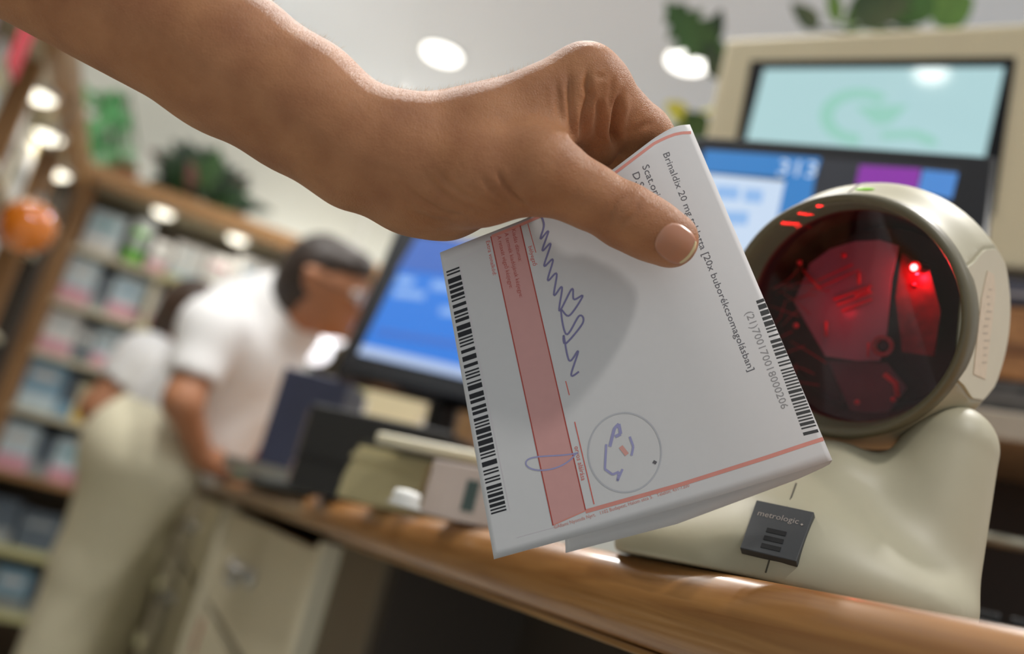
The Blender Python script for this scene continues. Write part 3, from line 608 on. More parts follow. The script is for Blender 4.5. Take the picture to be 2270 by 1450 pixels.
def text2d(s, res=2):
    cu = bpy.data.curves.new('t', 'FONT'); cu.body = s; cu.size = 1.0; cu.resolution_u = res
    o = bpy.data.objects.new('t', cu); me = o.to_mesh()
    v = np.array([q.co[:2] for q in me.vertices]) if len(me.vertices) else np.zeros((0, 2)); f = [tuple(p.vertices) for p in me.polygons]
    o.to_mesh_clear(); bpy.data.objects.remove(o); bpy.data.curves.remove(cu); return v, f
def flat_text(name, s, o, ex, ey, w, m, parent, nrm, h=None, lift=0.00012, kind=None):
    v, f = text2d(s); v = v-v.min(0); k = w/v[:, 0].max(); ky = k if h is None else h/v[:, 1].max()
    pts = [np.asarray(o)+ex*(a*k)+ey*(b*ky)+nrm*lift for a, b in v]
    return link_mesh(name, pts, f, m, parent, kind=kind)
ex_ = unit(lab[1]-lab[0]); ey_ = unit(lab[0]-lab[3])
flat_text('printed_text', 'metrologic', bp(0.10, 0.34), ex_, unit(np.cross(nl, ex_)), np.linalg.norm(lab[1]-lab[0])*0.70, mat('badge_print', (150, 140, 132), 0.5), bl, nl)
q = bp(0.88, 0.30); MB().prism([q+ex_*0.0006*math.cos(a)+ey_*0.0006*math.sin(a)+nl*0.0001 for a in [0, math.pi/2, math.pi, 3*math.pi/2]], nl*0.0001).build('printed_dot', mat('badge_print', (150, 140, 132), 0.5), bl)

# ------------------------------------------------------------------ folded prescription slip
tk = np.array([[0, 975, 560], [.09, 1032, 537], [.184, 1086, 516], [.277, 1150, 491], [.4, 1212, 464], [.55, 1285, 425], [.7, 1350, 382], [.82, 1408, 338], [.9, 1450, 306], [.95, 1486, 284], [.98, 1509, 276], [1, 1529, 276.]])
bk = np.array([[0, 1095, 1240], [.27, 1298, 1184], [.67, 1600, 1097], [.9, 1770, 1045], [1, 1845, 1020.]])
ss = np.linspace(0, 1, 401)
def smooth_(k):
    a = np.stack([np.interp(ss, k[:, 0], k[:, i]) for i in (1, 2)], 1); e = np.pad(a, ((10, 10), (0, 0)), mode='reflect', reflect_type='odd')
    return np.stack([np.convolve(e[:, i], np.ones(21)/21, 'valid') for i in (0, 1)], 1)
TS, BS = smooth_(tk), smooth_(bk)
def ppix(s, t):
    s = np.asarray(s, float); t = np.asarray(t, float)
    T = np.stack([np.interp(s, ss, TS[:, i]) for i in (0, 1)], -1); B = np.stack([np.interp(s, ss, BS[:, i]) for i in (0, 1)], -1)
    return T*(1-t[..., None])+B*t[..., None]
def pdepth(s, t):
    x = np.clip((s-0.72)/0.28, 0, 1.2)
    return 0.337+0.012*s+(0.003+0.009*(1-t))*x**2.2+0.0012*np.sin(3.0*s+1.0)*t+0.0008*np.sin(7*t+2*s)
def to3(pix, d): 
    return CAM+(FW+((pix[..., 0]-1135)/FPX)[..., None]*RX+((725-pix[..., 1])/FPX)[..., None]*RY)*d[..., None]
def pst(pix):
    pix = np.asarray(pix, float); s = np.full(len(pix), 0.5); t = np.full(len(pix), 0.5)
    for _ in range(14):
        f = ppix(s, t)-pix; e = 1e-3
        fs = (ppix(s+e, t)-ppix(s-e, t))/(2*e); ft = (ppix(s, t+e)-ppix(s, t-e))/(2*e)
        det = fs[:, 0]*ft[:, 1]-fs[:, 1]*ft[:, 0]
        ds = (f[:, 0]*ft[:, 1]-f[:, 1]*ft[:, 0])/det; dt = (fs[:, 0]*f[:, 1]-fs[:, 1]*f[:, 0])/det
        s = np.clip(s-np.clip(ds, -.3, .3), 0, 1); t = np.clip(t-np.clip(dt, -.3, .3), -0.2, 1.2)
    return s, t
def onpaper(pix, lift=0.0):
    s, t = pst(pix); return to3(ppix(s, t), pdepth(s, t)-0.00012-lift)
pr = thing('prescription_slip', P(1400, 800, 0.344), 'folded white prescription form with pink band and barcodes held between the fingers', 'paper')
NS, NT = 72, 36
g = [[None]*(NT+1) for _ in range(NS+1)]
Sg, Tg = np.meshgrid(np.linspace(0, 1, NS+1), np.linspace(0, 1, NT+1), indexing='ij')
front = to3(ppix(Sg, Tg), pdepth(Sg, Tg))
NB = 40; qg = np.linspace(0, 1, NB+1)[1:]
bt = np.array([[0, 1529, 276], [.05, 1532, 288], [.12, 1500, 320], [.35, 1400, 392], [1, 1215, 486.]]); bb = np.array([[0, 1845, 1020], [.03, 1838, 1031], [.12, 1770, 1062], [.55, 1500, 1162], [1, 1254, 1226.]])
back = np.zeros((NB, NT+1, 3)); tt_ = np.linspace(0, 1, NT+1)
for i, q in enumerate(qg):
    T = np.array([np.interp(q, bt[:, 0], bt[:, k]) for k in (1, 2)]); B = np.array([np.interp(q, bb[:, 0], bb[:, k]) for k in (1, 2)])
    pix = T[None]*(1-tt_[:, None])+B[None]*tt_[:, None]
    d = pdepth(np.ones(NT+1), tt_)+(0.0015+0.010*tt_)*math.sin(min(q*3, 1)*math.pi/2)
    back[i] = to3(pix, d)
allv = np.concatenate([front.reshape(-1, 3), back.reshape(-1, 3)]); NTn = NT+1
fc = [(i*NTn+j, i*NTn+j+1, (i+1)*NTn+j+1, (i+1)*NTn+j) for i in range(NS+NB) for j in range(NT)]
link_mesh('paper_sheet', allv, fc, M_paper, pr, smooth=True, solid=0.00012)
ps = pr.children[0]
def decal(name, polys, m, lift=0.0, sub=1, kind=None):
    vs = []; fs = []
    for p in polys:
        k = len(vs); vs += list(p); fs.append(tuple(range(k, k+len(p))))
    V = onpaper(np.array(vs), lift); return link_mesh(name, V, fs, m, pr, kind=kind)
def strip(a, b, w, n=24, w2=None):   # a straight printed line of pixel width w
    a = np.asarray(a, float); b = np.asarray(b, float); d = unit(b-a); nn = np.array([-d[1], d[0]])*w/2; nn2 = nn if w2 is None else nn*w2/w; out = []
    for i in range(n):
        p, q = a+(b-a)*i/n, a+(b-a)*(i+1)/n; out.append([p-nn, q-nn2, q+nn2, p+nn])
    return out
def poly_line(pts, w, seg=3):
    out = []
    for a, b in zip(pts[:-1], pts[1:]): out += strip(a, b, w, seg)
    return out
def bez(a, b, c, d, n=16):
    a, b, c, d = [np.asarray(q, float) for q in (a, b, c, d)]; return [(1-t)**3*a+3*(1-t)**2*t*b+3*(1-t)*t*t*c+t**3*d for t in np.linspace(0, 1, n)]
def quadgrid(tl, tr, br, bl_, nx, ny):
    tl, tr, br, bl_ = [np.asarray(q, float) for q in (tl, tr, br, bl_)]
    f = lambda a, b: tl*(1-a)*(1-b)+tr*a*(1-b)+br*a*b+bl_*(1-a)*b
    return [[f(i/nx, j/ny), f((i+1)/nx, j/ny), f((i+1)/nx, (j+1)/ny), f(i/nx, (j+1)/ny)] for i in range(nx) for j in range(ny)]
decal('pink_band', quadgrid((1088, 524), (1153, 500), (1298, 1131), (1226, 1165), 6, 24), M_pink)
decal('band_border', strip((1088, 524), (1226, 1165), 2.6)+strip((1153, 500), (1298, 1131), 2.6), M_darkred, 0.00004)
# salmon frame lines follow the paper's edges
def frame_line(tv, s0, s1, w, n=40):
    out = []; a = np.linspace(s0, s1, n)
    T = [np.interp(a, *tv)] if isinstance(tv, tuple) else [np.full(n, tv)]
    p = ppix(a, T[0]); out = []
    for i in range(n-1):
        d = unit(p[i+1]-p[i]); nn = np.array([-d[1], d[0]])*w/2; out.append([p[i]-nn, p[i+1]-nn, p[i+1]+nn, p[i]+nn])
    return out
s_, t_ = pst([(1090, 524), (1203, 477), (1360, 386), (1450, 318), (1532, 294)])
decal('top_frame_line', frame_line((s_, t_), s_[0], s_[-1], 6.5), M_redline, 0.00002)
decal('bottom_frame_line', strip((1226, 1164), (1298, 1132), 3)+poly_line([(1298, 1134), (1500, 1077), (1700, 1014), (1790, 984), (1828, 972)], 9, 14), M_redline, 0.00002)
for a_, b_, w_ in [((1170, 496), (1188, 560), 1.6), ((1274, 935), (1317, 1118), 2.2), ((1254, 845), (1262, 876), 2.0)]: decal('red_rule', strip(a_, b_, w_), M_red, 0.00004)
decal('faint_frame', strip((1004, 582), (1078, 548), 1.2)+strip((1006, 588), (1030, 690), 1.0)+strip((1017, 578), (1130, 1130), 1.2)+strip((1145, 1192), (1240, 1166), 1.0), M_faint)
def barcode(name, tl, tr, br, bl_, n, m, seed, fill=0.58):
    rnd = random.Random(seed); tl, tr, br, bl_ = [np.asarray(q, float) for q in (tl, tr, br, bl_)]
    x = 0; bars = []
    while x < n:
        w = rnd.choice([1, 1, 1, 2, 2, 3]); bars.append((x/n, min(1, (x+w)/n))); x += w+rnd.choice([1, 1, 1, 2])
    out = []
    for a, b in bars: out.append([tl+(bl_-tl)*a, tr+(br-tr)*a, tr+(br-tr)*b, tl+(bl_-tl)*b])
    return decal(name, out, m)
barcode('left_barcode', (989, 602), (1018, 591), (1123, 1131), (1089, 1141), 150, M_ink, 3)
barcode('right_barcode', (1676, 667), (1698, 660), (1815, 958), (1782, 966), 88, mat('barcode_soft', (60, 60, 60), 0.6, spec=0.3), 5)
def ptext(name, s, a, b, cap, m, up=1, lift=0.00003):
    # baseline from pixel a to pixel b; cap = letter height in pixels
    v, f = text2d(s, 2)
    a = np.asarray(a, float); b = np.asarray(b, float); ex = unit(b-a); ey = np.array([ex[1], -ex[0]])*up
    k = np.linalg.norm(b-a)/v[:, 0].max(); ky = cap/0.7
    return link_mesh(name, onpaper(a+v[:, :1]*k*ex+v[:, 1:]*ky*ey, lift), f, m, pr)
ptext('printed_text', 'Brinaldix 20 mg tabletta [20x buborékcsomagolásban]', (1469, 340), (1660, 824), 15, M_greyink)
ptext('printed_text', 'Scat.orig. No. I (unam)', (1423, 368), (1508, 578), 16, M_greyink)
ptext('printed_text', 'D.S.: Este 1 tabletta', (1401, 384), (1478, 570), 16, M_greyink)
ptext('printed_text', '(21)700170018000206', (1652, 692), (1733, 908), 17, mat('number_grey', (140, 138, 138), 0.6, spec=0.3))
ptext('printed_text', 'Extra vonalkód:', (1077, 534), (1093, 611), 9, M_red)
ptext('printed_text', 'A retaxát végző kézjegye:', (1102, 524), (1130, 640), 9, M_darkred)
ptext('printed_text', 'A termék kiadójának kézjegye:', (1118, 517), (1152, 660), 9, M_darkred)
ptext('printed_text', 'Kiadás dátuma:', (1134, 508), (1150, 580), 9, M_darkred)
ptext('printed_text', 'bélyegző', (1171, 546), (1182, 590), 9, M_red)
ptext('printed_text', 'orvos aláírása', (1273, 990), (1289, 1066), 11, M_red)
ptext('printed_text', '©Állami Nyomda Nyrt.   1102 Budapest, Halom utca 5.   Telefon: 431-1200', (1229, 1173), (1529, 1079), 8, M_redline)
sig = [(1200, 478), (1206, 500), (1198, 530), (1216, 512), (1202, 556), (1221, 540), (1206, 590), (1226, 575), (1214, 622), (1234, 606), (1228, 655), (1246, 636), (1240, 690), (1268, 640), (1272, 664), (1292, 656), (1262, 700), (1244, 688), (1256, 742), (1284, 700), (1292, 716), (1254, 762), (1250, 744), (1262, 800), (1282, 778), (1266, 832), (1286, 822)]
sm = []
for i in range(len(sig)-1):
    p0 = np.array(sig[max(i-1, 0)], float); p1 = np.array(sig[i], float); p2 = np.array(sig[i+1], float); p3 = np.array(sig[min(i+2, len(sig)-1)], float)
    sm += bez(p1, p1+(p2-p0)/6, p2-(p3-p1)/6, p2, 7)[:-1]
decal('signature', poly_line(sm, 4.0, 1), M_pendark, 0.00006)
decal('pen_loop', poly_line(bez((1282, 1004), (1230, 1016), (1160, 1004), (1166, 1030))+bez((1166, 1030), (1178, 1052), (1250, 1046), (1276, 1006)), 3.2, 1), M_pen, 0.00006)
decal('stamp_ring', poly_line([(1385+81*math.cos(a), 1003+88*math.sin(a)) for a in np.linspace(0, 2*math.pi, 60)], 3.2, 1), M_stamp, 0.00005)
decal('stamp_scrawl', poly_line([(1344, 985), (1341, 1040), (1358, 1052), (1372, 1046), (1369, 1066), (1380, 1040)], 5, 2)+poly_line([(1352, 990), (1362, 950), (1372, 940), (1376, 962), (1364, 968)], 7, 2)+poly_line([(1396, 968), (1404, 990), (1400, 1010)], 5, 2), M_pen, 0.00006)
decal('stamp_mark', poly_line([(1376, 990), (1390, 1008)], 10, 2), mat('stamp_red', (206, 150, 140), 0.6), 0.00006)
decal('ink_dot', poly_line([(1448, 1023), (1455, 1027)], 7, 1), M_greyink, 0.00006)

# ------------------------------------------------------------------ arm and hand
D0 = 0.335; SX = D0/FPX
BAS = np.array([RX, RY, FW])
def hp(u, v, w): d = D0+w/1000.0; return np.array([(u-1135)/FPX*d, (725-v)/FPX*d, d])
hlo = np.array([-0.345, -0.045, 0.285]); hhi = np.array([0.085, 0.235, 0.425])
H = SDF(hlo, hhi, 0.00115)
def hc(a, b, ra, rb, k=0.006, sub=False): H.cap(hp(*a), hp(*b), ra*SX, rb*SX, k, sub)
# forearm: radius and ulna side by side in depth
for w0, w1_, dr in ((2, 2, 0), (34, 24, -3)):
    hc((-900, -645, w0), (510, 140, w1_), 188, 152+dr, 0.010); hc((510, 140, w1_), (668, 236, w1_), 150+dr, 140+dr, 0.010)
    hc((668, 236, w1_), (800, 330, w1_-2), 140+dr, 126+dr, 0.010); hc((800, 330, w1_-2), (905, 346, w1_-2), 126+dr, 122+dr, 0.010)
# back of the hand
hc((905, 336, 2), (1060, 302, 2), 120, 98, 0.009); hc((1060, 302, 2), (1296, 186, 8), 98, 86, 0.008)
hc((905, 338, 20), (1262, 215, 26), 122, 84, 0.009); hc((905, 345, 34), (1235, 250, 44), 108, 80, 0.008); hc((905, 360, 40), (1200, 300, 58), 96, 70, 0.008)
# heel of the hand and palm
hc((915, 425, 10), (985, 428, 12), 100, 98, 0.010); hc((985, 428, 12), (1150, 392, 16), 96, 74, 0.009); hc((930, 430, 30), (1180, 380, 44), 92, 70, 0.009)
# thumb
hc((925, 395, -2), (1060, 395, -8), 104, 96, 0.008); hc((1060, 395, -8), (1196, 380, -12), 96, 88, 0.008); hc((1196, 380, -12), (1300, 432, -10), 86, 66, 0.006)
hc((1300, 432, -10), (1388, 480, -8), 66, 68, 0.005); hc((1388, 480, -8), (1440, 508, -7), 68, 64, 0.004); hc((1440, 508, -7), (1486, 532, -6), 65, 62, 0.004)
# web between thumb and index finger
hc((1180, 320, -4), (1268, 250, 8), 60, 56, 0.008)
# index finger
hc((1298, 184, 8), (1324, 202, 12), 86, 78, 0.005); hc((1324, 202, 13), (1424, 298, 35), 74, 68, 0.005)
hc((1424, 298, 35), (1490, 352, 48), 68, 54, 0.004); hc((1490, 352, 48), (1478, 470, 47), 54, 46, 0.004)
# folded skin below the knuckle, towards the palm
hc((1300, 250, 12), (1322, 330, 26), 60, 52, 0.005)
# middle, ring and little fingers behind the paper
hc((1262, 215, 26), (1385, 335, 52), 82, 62, 0.004); hc((1385, 335, 52), (1420, 440, 56), 60, 50, 0.004); hc((1420, 440, 56), (1400, 520, 54), 50, 44, 0.004)
hc((1235, 250, 44), (1335, 385, 60), 78, 60, 0.004); hc((1335, 385, 60), (1380, 490, 56), 58, 50, 0.004); hc((1380, 490, 56), (1360, 560, 54), 50, 44, 0.004)
hc((1200, 300, 58), (1280, 430, 70), 68, 50, 0.004); hc((1280, 430, 70), (1318, 510, 64), 50, 43, 0.004); hc((1318, 510, 64), (1300, 560, 60), 43, 38, 0.004)
V, Q = H.mesh(4)
# creases pressed into the skin
PX = np.stack([1135+FPX*V[:, 0]/V[:, 2], 725-FPX*V[:, 1]/V[:, 2]], 1)
tri = np.cross(V[Q[:, 2]]-V[Q[:, 0]], V[Q[:, 3]]-V[Q[:, 1]]); VN = np.zeros_like(V)
for i in range(4): np.add.at(VN, Q[:, i], tri)
VN /= np.linalg.norm(VN, axis=1)[:, None]+1e-12
front_ = VN[:, 2] < 0.15
def crease(pts, dep, wid, dmax=0.36):
    pts = np.array(pts, float); best = np.full(len(V), 1e9); L = 0; tpar = np.zeros(len(V)); n_ = len(pts)-1
    for i, (a, b) in enumerate(zip(pts[:-1], pts[1:])):
        ab = b-a; t = np.clip(((PX-a) @ ab)/(ab @ ab), 0, 1); d = np.linalg.norm(PX-a-t[:, None]*ab, axis=1); m = d < best
        best[m] = d[m]; tpar[m] = (i+t[m])/n_
    fall = np.exp(-(best/wid)**2)*np.clip(np.minimum(tpar, 1-tpar)*5, 0.15, 1)*front_*(V[:, 2] < dmax)
    ridge = np.exp(-((best-2.0*wid)/(1.3*wid))**2)*0.3*front_*(V[:, 2] < dmax)
    return -dep*fall+dep*ridge*np.clip(np.minimum(tpar, 1-tpar)*5, 0, 1)
disp = np.zeros(len(V))
for pts, dep, wid in [
    ([(1100, 375), (1122, 413), (1145, 438), (1172, 461)], .0009, 6), ([(964, 376), (992, 404), (1020, 427), (1063, 450), (1105, 464)], .0005, 7),
    ([(944, 385), (972, 419), (1000, 441), (1034, 461), (1077, 472)], .0005, 7), ([(890, 402), (921, 433), (955, 455), (995, 475), (1034, 478)], .0006, 7),
    ([(885, 455), (921, 475), (964, 490), (1006, 486)], .0006, 8), ([(1034, 413), (1068, 438), (1105, 458), (1133, 464)], .0004, 6),
    ([(860, 390), (880, 420), (910, 450), (940, 470)], .0004, 8), ([(1060, 380), (1085, 415), (1110, 440), (1140, 458)], .0004, 6),
    ([(1396, 424), (1367, 452), (1355, 474), (1354, 498)], .0006, 6), ([(1424, 434), (1411, 469), (1382, 493), (1372, 515)], .0005, 5), ([(1408, 424), (1388, 452), (1372, 478), (1364, 505)], .0003, 5),
    ([(1259, 150), (1263, 227), (1268, 282), (1272, 316)], .0012, 7), ([(1304, 150), (1301, 191), (1306, 212), (1295, 253), (1284, 318)], .0017, 8),
    ([(1362, 170), (1353, 215), (1349, 245)], .0007, 7), ([(1376, 205), (1365, 253), (1360, 292), (1367, 328)], .0024, 9),
    ([(1235, 180), (1238, 230), (1246, 280)], .0006, 8), ([(1395, 300), (1425, 280), (1450, 272)], .0004, 8), ([(1325, 215), (1328, 260), (1322, 310)], .0009, 8),
    ([(1318, 165), (1330, 172), (1345, 165)], .0005, 6)]:
    disp += crease(pts, dep*1.25, wid*0.9)
V = V+VN*disp[:, None]
# flattened nail bed
Vw = CAM+V @ BAS
arm = thing('person', P(1000, 350, 0.335), 'bare forearm and left hand reaching in from the upper left pinching a prescription', 'person')
hand = link_mesh('forearm_and_hand', Vw, Q, M_skin, arm, smooth=True)
hb = BVHTree.FromPolygons([Vector(q) for q in Vw], Q.tolist())
# thumb nail: a curved plate over the last joint
nc = np.array([1497., 540.]); na = unit(np.array([0.80, 0.60])); nb = np.array([-na[1], na[0]])
gv = []; NA, NBn = 16, 16
def nailpt(a, b):
    # superellipse in (length, width); a,b in [-1,1]
    r = (abs(a)**2.6+abs(b)**2.6)**(1/2.6); m = max(abs(a), abs(b)); k = m/r if r > 1e-6 else 0
    p = nc+na*(a*k*43)+nb*(b*k*41); return p
ok = True
for i in range(NA+1):
    for j in range(NBn+1):
        a, b = -1+2*i/NA, -1+2*j/NBn; p = nailpt(a, b); h, nn = hit(p[0], p[1], hb)
        if h is None:
            for q in np.linspace(0, 1, 21):
                p2 = p+(np.array([1440, 508])-p)*q; h, nn = hit(p2[0], p2[1], hb)
                if h is not None: break
        edge = max(abs(a), abs(b)); gv.append((h, nn, edge, a))
G = np.array([q[0] for q in gv]); 
# smooth plate and lift it slightly, sinking its root and sides
G2 = G.reshape(NA+1, NBn+1, 3).copy()
for _ in range(6):
    q = G2.copy(); q[1:-1, 1:-1] = (G2[:-2, 1:-1]+G2[2:, 1:-1]+G2[1:-1, :-2]+G2[1:-1, 2:])/4; G2 = q
lift = np.array([0.0004*(1-0.9*q[2]**4)+(0.0005*max(0, q[3]) if q[3] > 0 else 0) for q in gv]).reshape(NA+1, NBn+1, 1)
G2 = G2-FW*lift
link_mesh('thumb_nail', G2.reshape(-1, 3), [(i*(NBn+1)+j, i*(NBn+1)+j+1, (i+1)*(NBn+1)+j+1, (i+1)*(NBn+1)+j) for i in range(NA) for j in range(NBn)], mat('nail', (178, 122, 94), 0.34, noise=0.06, scale=60, coat=0.1, sss=0.2), arm, smooth=True, solid=0.0005)
link_mesh('nail_edge', np.concatenate([G2[-2, 1:-1], G2[-1, 1:-1]])-FW*0.00035, [(j, j+1, NBn-1+j+1, NBn-1+j) for j in range(NBn-2)], mat('nail_edge', (214, 196, 150), 0.35), arm, smooth=True, solid=0.0003)
# fine hairs along the upper edge
top = np.where((VN[:, 1] > 0.80) & (VN[:, 2] < 0.6) & (PX[:, 0] > 500) & (PX[:, 0] < 1200) & (PX[:, 1] < 330))[0]
mb = MB()
for i in np.random.choice(top, min(len(top), 1100), replace=False):
    p = V[i]; d = unit(VN[i]+0.7*np.array([0.6, -0.2, random.uniform(-.5, .5)])+0.25*np.random.randn(3)); L = random.uniform(0.0012, 0.003)
    s = unit(np.cross(d, [0.3, 0.2, 1]))*0.00003
    a = CAM+(p-s) @ BAS; b = CAM+(p+s) @ BAS; c = CAM+(p+d*L) @ BAS; mb.add([a, b, c], [(0, 1, 2)])
mb.build('arm_hair', mat('fair_hair', (216, 178, 130), 0.4), arm, kind='stuff')

# ------------------------------------------------------------------ screens on the counter
def rect(bl_or_tl, d, other, side, horiz_first=True):
    A = P(*bl_or_tl, d); B = onZ(other[0], other[1], A[2]); r = ray(*side); e = B-A
    k = ((A-CAM) @ e)/(r @ e); C = CAM+r*k; return A, e, C-A
def panel(name, o, nrm, pix, th, m, parent, lift=0.0, bevel=0, **k):
    return MB().prism([onPlane(u, v, o+nrm*lift, nrm) for u, v in pix], -nrm*th).build(name, m, parent, bevel=bevel, **k)
def emis(name, rgb, es=1.0): return mat(name, tuple(int(q*0.25) for q in rgb), 0.25, noise=0.03, scale=30, emit=rgb, es=es)
# right-hand point of sale monitor
A, ex, dn = rect((2212, 345), 0.74, (1540, 298), (2200, 470)); nR = unit(np.cross(ex, dn)); nR = nR if nR @ FW < 0 else -nR
exu = unit(ex); dnu = unit(dn)
if abs(exu @ dnu) > 0.02: dnu = unit(dnu-exu*(dnu @ exu))
W_, H_ = np.linalg.norm(ex)*1.0, np.linalg.norm(ex)*0.80
mr = thing('till_monitor', (A+ex*0.5)*np.array([1, 1, 0])+np.array([0, 0, zt]), 'black till monitor with blue and white screen right behind the barcode scanner', 'monitor')
MB().box(A, exu*W_, dnu*H_, -nR*0.03).build('bezel', M_glossblack, mr, bevel=0.004)
oR = A+nR*0.0006
panel('screen', oR, nR, [(1562, 332), (2126, 374), (2060, 700), (1480, 640)], 0.0006, emis('screen_dark', (52, 54, 62), 0.6), mr)
s_ = mr.children[-1]
panel('header_bar', oR, nR, [(1562, 332), (1820, 350), (1806, 398), (1556, 380)], 0.0006, emis('ui_blue', (48, 122, 190)), s_, 0.0008)
panel('side_bar', oR, nR, [(1806, 398), (1740, 395), (1690, 640), (1765, 650)], 0.0006, emis('ui_blue', (48, 122, 190)), s_, 0.0008)
panel('white_panel', oR, nR, [(1553, 384), (1740, 402), (1690, 640), (1500, 620)], 0.0006, emis('ui_white', (196, 214, 236)), s_, 0.0010)
panel('purple_button', oR, nR, [(1906, 366), (2042, 374), (2034, 420), (1896, 410)], 0.0006, emis('ui_purple', (132, 44, 158)), s_, 0.0010)
panel('blue_button', oR, nR, [(2046, 376), (2124, 384), (2110, 440), (2034, 424)], 0.0006, emis('ui_lightblue', (72, 132, 204)), s_, 0.0010)
for k, (u, v, w) in enumerate([(1614, 425, 26), (1672, 432, 20), (1600, 480, 60)]): panel('screen_icon', oR, nR, [(u-w, v-14), (u+w, v-10), (u+w-4, v+18), (u-w-4, v+14)], 0.0006, emis('ui_paleblue', (140, 180, 228)), s_, 0.0014)
q0 = onPlane(1722, 392, oR, nR); q1 = onPlane(1806, 398, oR, nR)
upR = -dnu; flat_text('printed_text', '313', q0, unit(q1-q0), upR, np.linalg.norm(q1-q0), emis('ui_text', (206, 222, 240)), s_, nR, h=np.linalg.norm(onPlane(1722, 357, oR, nR)-q0), lift=0.0022)
cR = A+ex*0.5+dnu*H_*0.6-nR*0.04
MB().tube([cR, cR+np.array([0, 0, -0.06])-nR*0.03, (cR[0]-nR[0]*0.03, cR[1]-nR[1]*0.03, zt+0.02)], 0.02, 14).build('stand', M_black, mr)
MB().lathe([(0, 0.09), (0.012, 0.088), (0.02, 0.06)], (cR[0]-nR[0]*0.03, cR[1]-nR[1]*0.03, zt+0.0005), (0, 0, 1), (1, 0, 0), (0, 1, 0), 32).build('stand_base', M_black, mr)
# left-hand monitor
A, ex, up_ = rect((740, 820), 1.22, (1030, 889), (870, 524)); nL = unit(np.cross(ex, up_)); nL = nL if nL @ FW < 0 else -nL
exu = unit(ex); upu = unit(up_); WL = np.linalg.norm(ex)*1.55; HL = np.linalg.norm(up_)*1.10
ml = thing('till_monitor', (A+exu*WL/2)*np.array([1, 1, 0])+np.array([0, 0, zt]), 'black till monitor with a bright blue screen between the leaning woman and the prescription', 'monitor')
MB().box(A, exu*WL, upu*HL, -nL*0.035).build('bezel', M_glossblack, ml, bevel=0.006)
oL = A+nL*0.0008
def lp(u, v): return (u, v)
panel('screen', oL, nL, [(793, 784), (1180, 860), (1290, 560), (925, 522), (905, 556)], 0.0008, emis('ui_deepblue', (40, 118, 214)), ml)
s_ = ml.children[-1]
panel('task_bar', oL, nL, [(793, 784), (1180, 873), (1186, 850), (803, 764)], 0.0008, emis('ui_bar', (170, 190, 226)), s_, 0.001)
panel('top_bar', oL, nL, [(880, 598), (1260, 640), (1290, 560), (925, 522)], 0.0008, emis('ui_navy', (58, 100, 182)), s_, 0.001)
for pix in ([(884, 612), (920, 616), (914, 634), (878, 630)], [(876, 640), (944, 648), (938, 664), (870, 656)], [(960, 622), (1010, 628), (1004, 646), (954, 640)], [(978, 680), (1020, 686), (1016, 702), (974, 696)]):
    panel('screen_text_block', oL, nL, pix, 0.0008, emis('ui_pale', (134, 174, 232)), s_, 0.001)
panel('screen_row', oL, nL, [(838, 728), (1190, 786), (1186, 800), (832, 740)], 0.0008, emis('ui_row', (62, 106, 190)), s_, 0.001)
cL = A+exu*WL*0.5+upu*HL*0.3-nL*0.05
MB().tube([cL, (cL[0]-nL[0]*0.05, cL[1]-nL[1]*0.05, zt+0.02)], 0.022, 14).build('stand', M_black, ml)
MB().lathe([(0, 0.11), (0.012, 0.108), (0.02, 0.07)], (cL[0]-nL[0]*0.05, cL[1]-nL[1]*0.05, zt+0.0005), (0, 0, 1), (1, 0, 0), (0, 1, 0), 32).build('stand_base', M_black, ml)
# tall beige unit with a recessed display, behind the scanner
A, ex, dn = rect((1610, 85), 1.22, (2270, 50), (1575, 290)); nD = unit(np.cross(ex, dn)); nD = nD if nD @ FW < 0 else -nD
nD = unit(np.array([nD[0], nD[1], 0])); exu = unit(np.cross([0, 0, 1], nD)); exu = exu if exu @ RX > 0 else -exu
ds = thing('display_cabinet', (A+exu*0.25)*np.array([1, 1, 0])+np.array([0, 0, zt]), 'beige cabinet with a recessed pale teal display, standing behind the till monitor', 'cabinet')
M_dframe = mat('cabinet_beige', (208, 196, 164), 0.5, noise=0.02, scale=20)
DW = 0.62; zA = A[2]; DH = zA-onPlane(2240, 596, A, nD)[2]
MB().box(A-np.array([0, 0, DH]), exu*DW, (0, 0, DH), -nD*0.46).build('cabinet_body', M_dframe, ds, bevel=0.006)
MB().box(np.array([A[0], A[1], zt+0.0005])-nD*0.26, exu*DW, (0, 0, zA-DH-zt-0.0005), -nD*0.19).build('column', mat('column_brown', (92, 74, 58), 0.6, noise=0.06, scale=10), ds)
oD = A+nD*0.001
panel('display_bezel', oD, nD, [(1664, 134), (2252, 126), (2203, 476), (1600, 480)], 0.001, mat('bezel_black', (14, 15, 20), 0.5, noise=0.1, scale=10, spec=0.2), ds, 0.0008)
panel('display_screen', oD, nD, [(1694, 153), (2227, 149), (2184, 342), (2174, 400), (1634, 400), (1656, 300)], 0.0006, mat('display_teal', (60, 80, 80), 0.06, noise=0.02, scale=10, emit=(176, 212, 216), es=0.92, coat=0.6), ds, 0.0012)
s_ = ds.children[-1]
